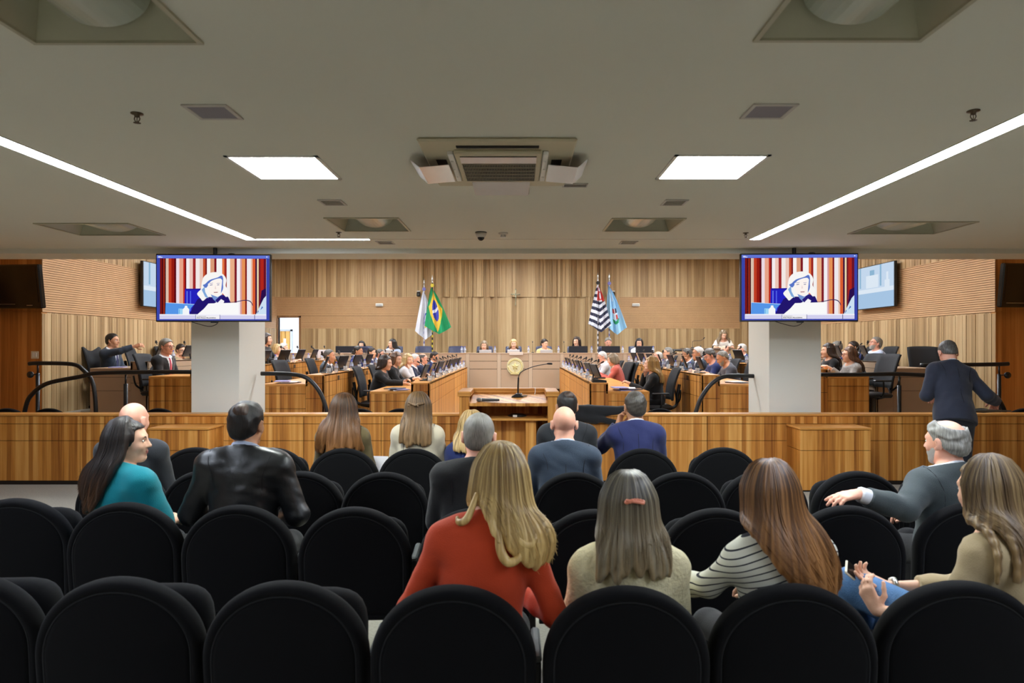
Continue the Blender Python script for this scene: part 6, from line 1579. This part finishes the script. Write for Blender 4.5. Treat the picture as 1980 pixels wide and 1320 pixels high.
desk(840, 680, 16.2, 0, 'in_l', 'm', 'dark haired man in a bright blue suit near the dais end of the inner desk', 'the dark haired man in bright blue', outfit=suit('blue', tie='wine'), hair=short('dark'), skn='tan', head=(0, 16, 0))
# inner row, striped flag side
desk(1258, 690, 10.3, 0, 'in_r', 'f', 'woman in black with long fair hair, chin on her hand, at the inner desk end', 'the fair haired woman in black', outfit=top('black', o=.014), hair=longh('fair', .30, n=40, strands=60, t=.017), arms=('desk', 'chin'), h=.009, lean=6, turn=-10)
desk(1184, 685, 13.6, 0, 'in_r', 'f', 'woman in a coral jacket with short tousled blond hair', 'the woman in coral', outfit=dict(kind='coat', m=S_['coral'], o=.016), hair=longh('ash', .10, n=34, t=.024, wave=.01), arms=('desk', 'desk'), lean=14, head=(0, 14, 0), h=.010, turn=-12)
desk(1164, 680, 15.2, 0, 'in_r', 'm', 'white haired man in pale grey beyond the woman in coral', 'the white haired man beyond coral', outfit=suit('pale', tie='navy'), hair=short('white'), skn='pink', head=(10, 14, 0), glasses='wire')
# second row, white flag side
desk(637, 676, 12.8, 1, 'in_l', 'm', 'grey haired man in a steel grey suit in profile at the second desk row', 'the man in steel grey', outfit=suit('steel', tie='dark'), hair=short('salt', line=.02), skn='tan', lean=5, head=(0, 4, 0), h=.010)
desk(693, 669, 15.1, 1, 'in_l', 'm', 'dark haired man in a blue suit in front of the big navy chair back', 'the man before the navy chair back', outfit=suit('blue', tie='dark'), hair=short('black'), skn='olive', head=(-12, 6, 0))
desk(719, 672, 16.1, 1, 'in_l', 'm', 'second man in a blue suit along from the navy chair back, dark haired', 'the second man in blue', outfit=suit('blue', tie='navy'), hair=short('dark'), skn='fair', head=(-14, 6, 0))
desk(735, 675, 16.35, 1, 'in_l', 'm', 'dark grey haired man with glasses resting his mouth on his hand', 'the man with hand at his mouth', outfit=suit('navy', tie='dark'), hair=short('salt'), skn='pink', glasses='dark', arms=('desk', 'chin'), turn=-8)
# second row, striped flag side
desk(1397, 680, 11.4, 1, 'in_r', 'm', 'grey suited man with receding grey hair bending over his papers', 'the bending grey suited man', outfit=dict(kind='coat', m=suitm('grey_tweed', (76, 78, 88)), o=.018), hair=dict(type='short', m=HR['grey'], t=.007, line=.035), skn='tan', lean=20, head=(0, 26, 0), h=.009, beard='grey')
desk(1372, 676, 12.3, 1, 'in_r', 'm', 'man with bushy salt and pepper hair bowing his head, blue jacket', 'the man bowing his head', outfit=dict(kind='coat', m=S_['blue'], o=.018), hair=short('salt', t=.02, amp=.006), skn='pink', lean=14, head=(10, 22, 0), glasses='wire')
desk(1349, 671, 13.0, 1, 'in_r', 'm', 'white haired man with dark glasses in a slate suit in profile', 'the white haired man with dark glasses', outfit=suit('slate', tie='navy'), hair=short('white', t=.014), skn='tan', glasses='dark', lean=3, h=.010)
desk(1328, 674, 13.8, 1, 'in_r', 'm', 'man with dark grey hair and thick glasses, hands raised at his chin', 'the man with thick glasses', outfit=suit('slate', tie='wine'), hair=short('salt', t=.013), skn='olive', glasses='dark', arms=('chin', 'chin'), head=(0, 6, 0))
desk(1291, 672, 15.6, 1, 'in_r', 'm', 'curly grey haired man in a blue grey suit between two bald neighbours', 'the curly grey haired man', outfit=suit('steel', tie='navy'), hair=short('grey', t=.016, amp=.006), skn='fair', glasses='wire')
desk(1272, 679, 16.3, 1, 'in_r', 'm', 'bald man in navy at the dais end of the second desk row', 'the bald man in navy', outfit=suit('navy', tie='dark'), skn='pink', hair=dict(type='ring', m=HR['white'], t=.006))
# third row
desk(322, 655, 10.25, 2, 'in_l', 'm', 'grey haired man with glasses and a pink tie in a dark suit', 'the man with the pink tie', outfit=suit('charcoal', tie='red'), hair=short('grey', t=.013), skn='pink', glasses='dark', arms=('lap', 'lap'), lean=4, head=(-8, 4, 0), h=.008, turn=-6)
desk(516, 645, 13.2, 2, 'in_l', 'f', 'woman with long dark curls half hidden by the column near the doorway', 'the woman with long dark curls', outfit=top('black', o=.014), hair=longh('dark', .36, n=38, wave=.016, freq=16, t=.03, spread=1.3), lean=2)
desk(537, 666, 14.7, 2, 'in_l', 'f', 'woman with short blond curls below the corridor doorway', 'the woman with blond curls', outfit=dict(kind='coat', m=S_['grey'], o=.016), hair=longh('blond', .12, n=32, wave=.012, freq=14, t=.03), lean=6)
desk(549, 664, 15.6, 2, 'in_l', 'm', 'white haired man beside the blond curly woman below the doorway', 'the white haired man below the doorway', outfit=suit('grey', tie='dark'), hair=short('white', t=.018, amp=.006), skn='fair')
desk(1641, 672, 10.5, 2, 'in_r', 'f', 'woman in glasses and a checked jacket with straight brown hair', 'the woman in the checked jacket', outfit=dict(kind='coat', m=mat('checked_tweed', (150, 146, 142), .85, bump=.6, bscale=60, vary=.25, vscale=90), o=.016), hair=longh('brown', .26, n=40, strands=60, t=.015), glasses='red', h=.009, lean=8)
desk(1600, 665, 11.2, 2, 'in_r', 'f', 'woman with wavy dark hair in black partly hidden by the column', 'the dark wavy haired woman', outfit=top('black', o=.014), hair=longh('dark', .28, n=38, wave=.01, t=.02), lean=8)
desk(1434, 665, 15.2, 2, 'in_r', 'm', 'white haired heavy man in a navy suit beside the column, hand at chin', 'the white haired heavy man', outfit=suit('slate', tie='navy', fat=1.15), hair=short('white', t=.013), skn='pink', arms=('desk', 'chin'), head=(0, 6, 0), h=.010)
desk(1401, 668, 16.2, 2, 'in_r', 'm', 'bald man below the standing woman, only his head showing', 'the bald man below the standing woman', outfit=suit('charcoal', tie='dark'), skn='pink', head=(0, 6, 0))
# row along the walls
desk(218, 645, 11.35, 3, 'in_l', 'm', 'dark haired man in a green grey suit reaching out his hand by the slatted wall', 'the man reaching out his hand', outfit=suit('slate', tie='navy', cuff=.04), hair=short('black', t=.013), skn='tan', arms=('lap', dict(e=(.18, .3, .98), w=(.1, .5, 1.06), d=(.1, .9, .2), n=(-1, 0, -.3), curl=35)), lean=3, h=.008)
desk(350, 666, 13.4, 3, 'in_l', 'f', 'small woman in dark glasses behind the man with the pink tie', 'the small woman in dark glasses', outfit=dict(kind='coat', m=S_['beige'], o=.016), hair=short('dark', t=.018), glasses='dark', arms=('chin', 'desk'), head=(-30, 12, 0))
desk(1693, 652, 12.4, 3, 'in_r', 'm', 'grey bearded man with glasses leaning back by the slatted wall', 'the grey bearded man', outfit=suit('skyshirt', tie=None), hair=short('grey', t=.012), skn='pink', beard='grey', glasses='red', lean=-4, head=(0, -14, 0), arms=('lap', 'lap'), h=.009)
desk(1649, 660, 13.3, 3, 'in_r', 'm', 'dark haired man behind the woman in the checked jacket', 'the dark haired man by the wall', outfit=suit('blue', tie='navy'), hair=short('dark', t=.013), skn='tan')
desk(1618, 660, 14.0, 3, 'in_r', 'm', 'grey haired man near the column in the row by the slatted wall', 'the grey haired man by the column', outfit=suit('navy', tie='dark'), hair=short('grey', t=.014), skn='fair', head=(0, 8, 0))
# the dais, facing the room
desk(699, 660, 18.7, 4, 'cam', 'f', 'dark haired woman peeping over the big navy chair back', 'the woman behind the navy chair back', outfit=top('black', o=.014), hair=longh('black', .12, n=30, t=.014))
desk(758, 656, 17.9, 4, 'cam', 'f', 'woman with long black hair looking aside on the dais under the white flag', 'the long haired woman on the dais', outfit=dict(kind='coat', m=S_['skyshirt'], o=.016), hair=longh('black', .32, n=36, t=.016), head=(-48, 0, 0), h=.010)
desk(936, 660, 17.9, 4, 'cam', 'f', 'woman with greying brown bob behind a laptop on the dais', 'the woman with a greying bob', outfit=top('black', o=.014), hair=longh('ash', .13, n=32, t=.022), head=(0, 8, 0), h=.010)
desk(993, 657, 17.9, 4, 'cam', 'f', 'blond woman at the dais centre above the gilded coat of arms', 'the blond woman at the centre', outfit=top('navy', o=.014), hair=longh('blond', .15, n=34, t=.026, wave=.008), head=(4, 4, 0), h=.010)
desk(1053, 656, 17.9, 4, 'cam', 'f', 'short haired person in pale yellow with a hand at the cheek on the dais', 'the short haired person in yellow', outfit=top(fabric('cloth_straw', (206, 182, 128)), o=.012), hair=short('dark', t=.018, amp=.005), head=(40, 10, 0), arms=('chin', 'desk'), h=.010)
desk(1115, 652, 17.9, 4, 'cam', 'f', 'dark haired woman with a fringe above a wide monitor on the dais', 'the woman with a fringe', outfit=top('navy', o=.014), hair=longh('dark', .16, n=34, t=.02), head=(-30, 4, 0), h=.010)
desk(1176, 653, 17.9, 4, 'cam', 'm', 'grey haired head behind the wide monitor below the striped flag', 'the grey haired man below the flag', outfit=suit('navy', tie='dark'), hair=short('grey', t=.014), head=(0, 16, 0), skn='pink')
desk(1236, 655, 17.9, 4, 'cam', 'f', 'black haired woman with headphones behind the last wide monitor', 'the woman with headphones', outfit=top('white', o=.012), hair=longh('black', .12, n=32, t=.016), head=(-14, 8, 0), h=.010)
put(1399, 640, 17.75, .58, 'woman in white and black standing bent over the taupe lectern', 165, 'f', lean=22, legs='stand', pelvis_z=.9, h=.010, head=(20, 24, 0), outfit=top(fabric('cloth_ivory', (216, 212, 204)), o=.014, sleeves='short', low=-.45, legs_m=S_['white']), hair=longh('ash', .22, n=36, t=.016), arms=(dict(e=(-.24, .25, 1.0), w=(-.12, .5, 1.03)), dict(e=(.24, .25, 1.0), w=(.12, .5, 1.03))))
# ------------------------------------------------------------------ camera, world, view
cam = bpy.data.cameras.new('camera'); co = bpy.data.objects.new('camera', cam); COL.objects.link(co)
co.location = (0, 0, EYE); co.rotation_euler = (R(90), 0, 0)
cam.sensor_width = 36; cam.lens = 36 * F / 1980
cam.shift_x = -(VX - 990) / 1980; cam.shift_y = (VY - 660) / 1980
cam.dof.use_dof = True; cam.dof.focus_distance = 8.5; cam.dof.aperture_fstop = 4.0
cam.clip_end = 100
SC.camera = co
w = bpy.data.worlds.new('world'); SC.world = w; w.use_nodes = True
w.node_tree.nodes['Background'].inputs[0].default_value = (.02, .02, .022, 1)
vs_ = SC.view_settings
vs_.view_transform = 'Standard'; vs_.look = 'None'; vs_.gamma = 1; vs_.use_curve_mapping = False
vs_.exposure = 0.8
cy = SC.cycles
cy.max_bounces = 7; cy.diffuse_bounces = 5; cy.glossy_bounces = 3; cy.transmission_bounces = 4; cy.transparent_max_bounces = 8
cy.sample_clamp_indirect = 6; cy.caustics_reflective = False; cy.caustics_refractive = False; cy.use_denoising = True
bpy.context.view_layer.update()
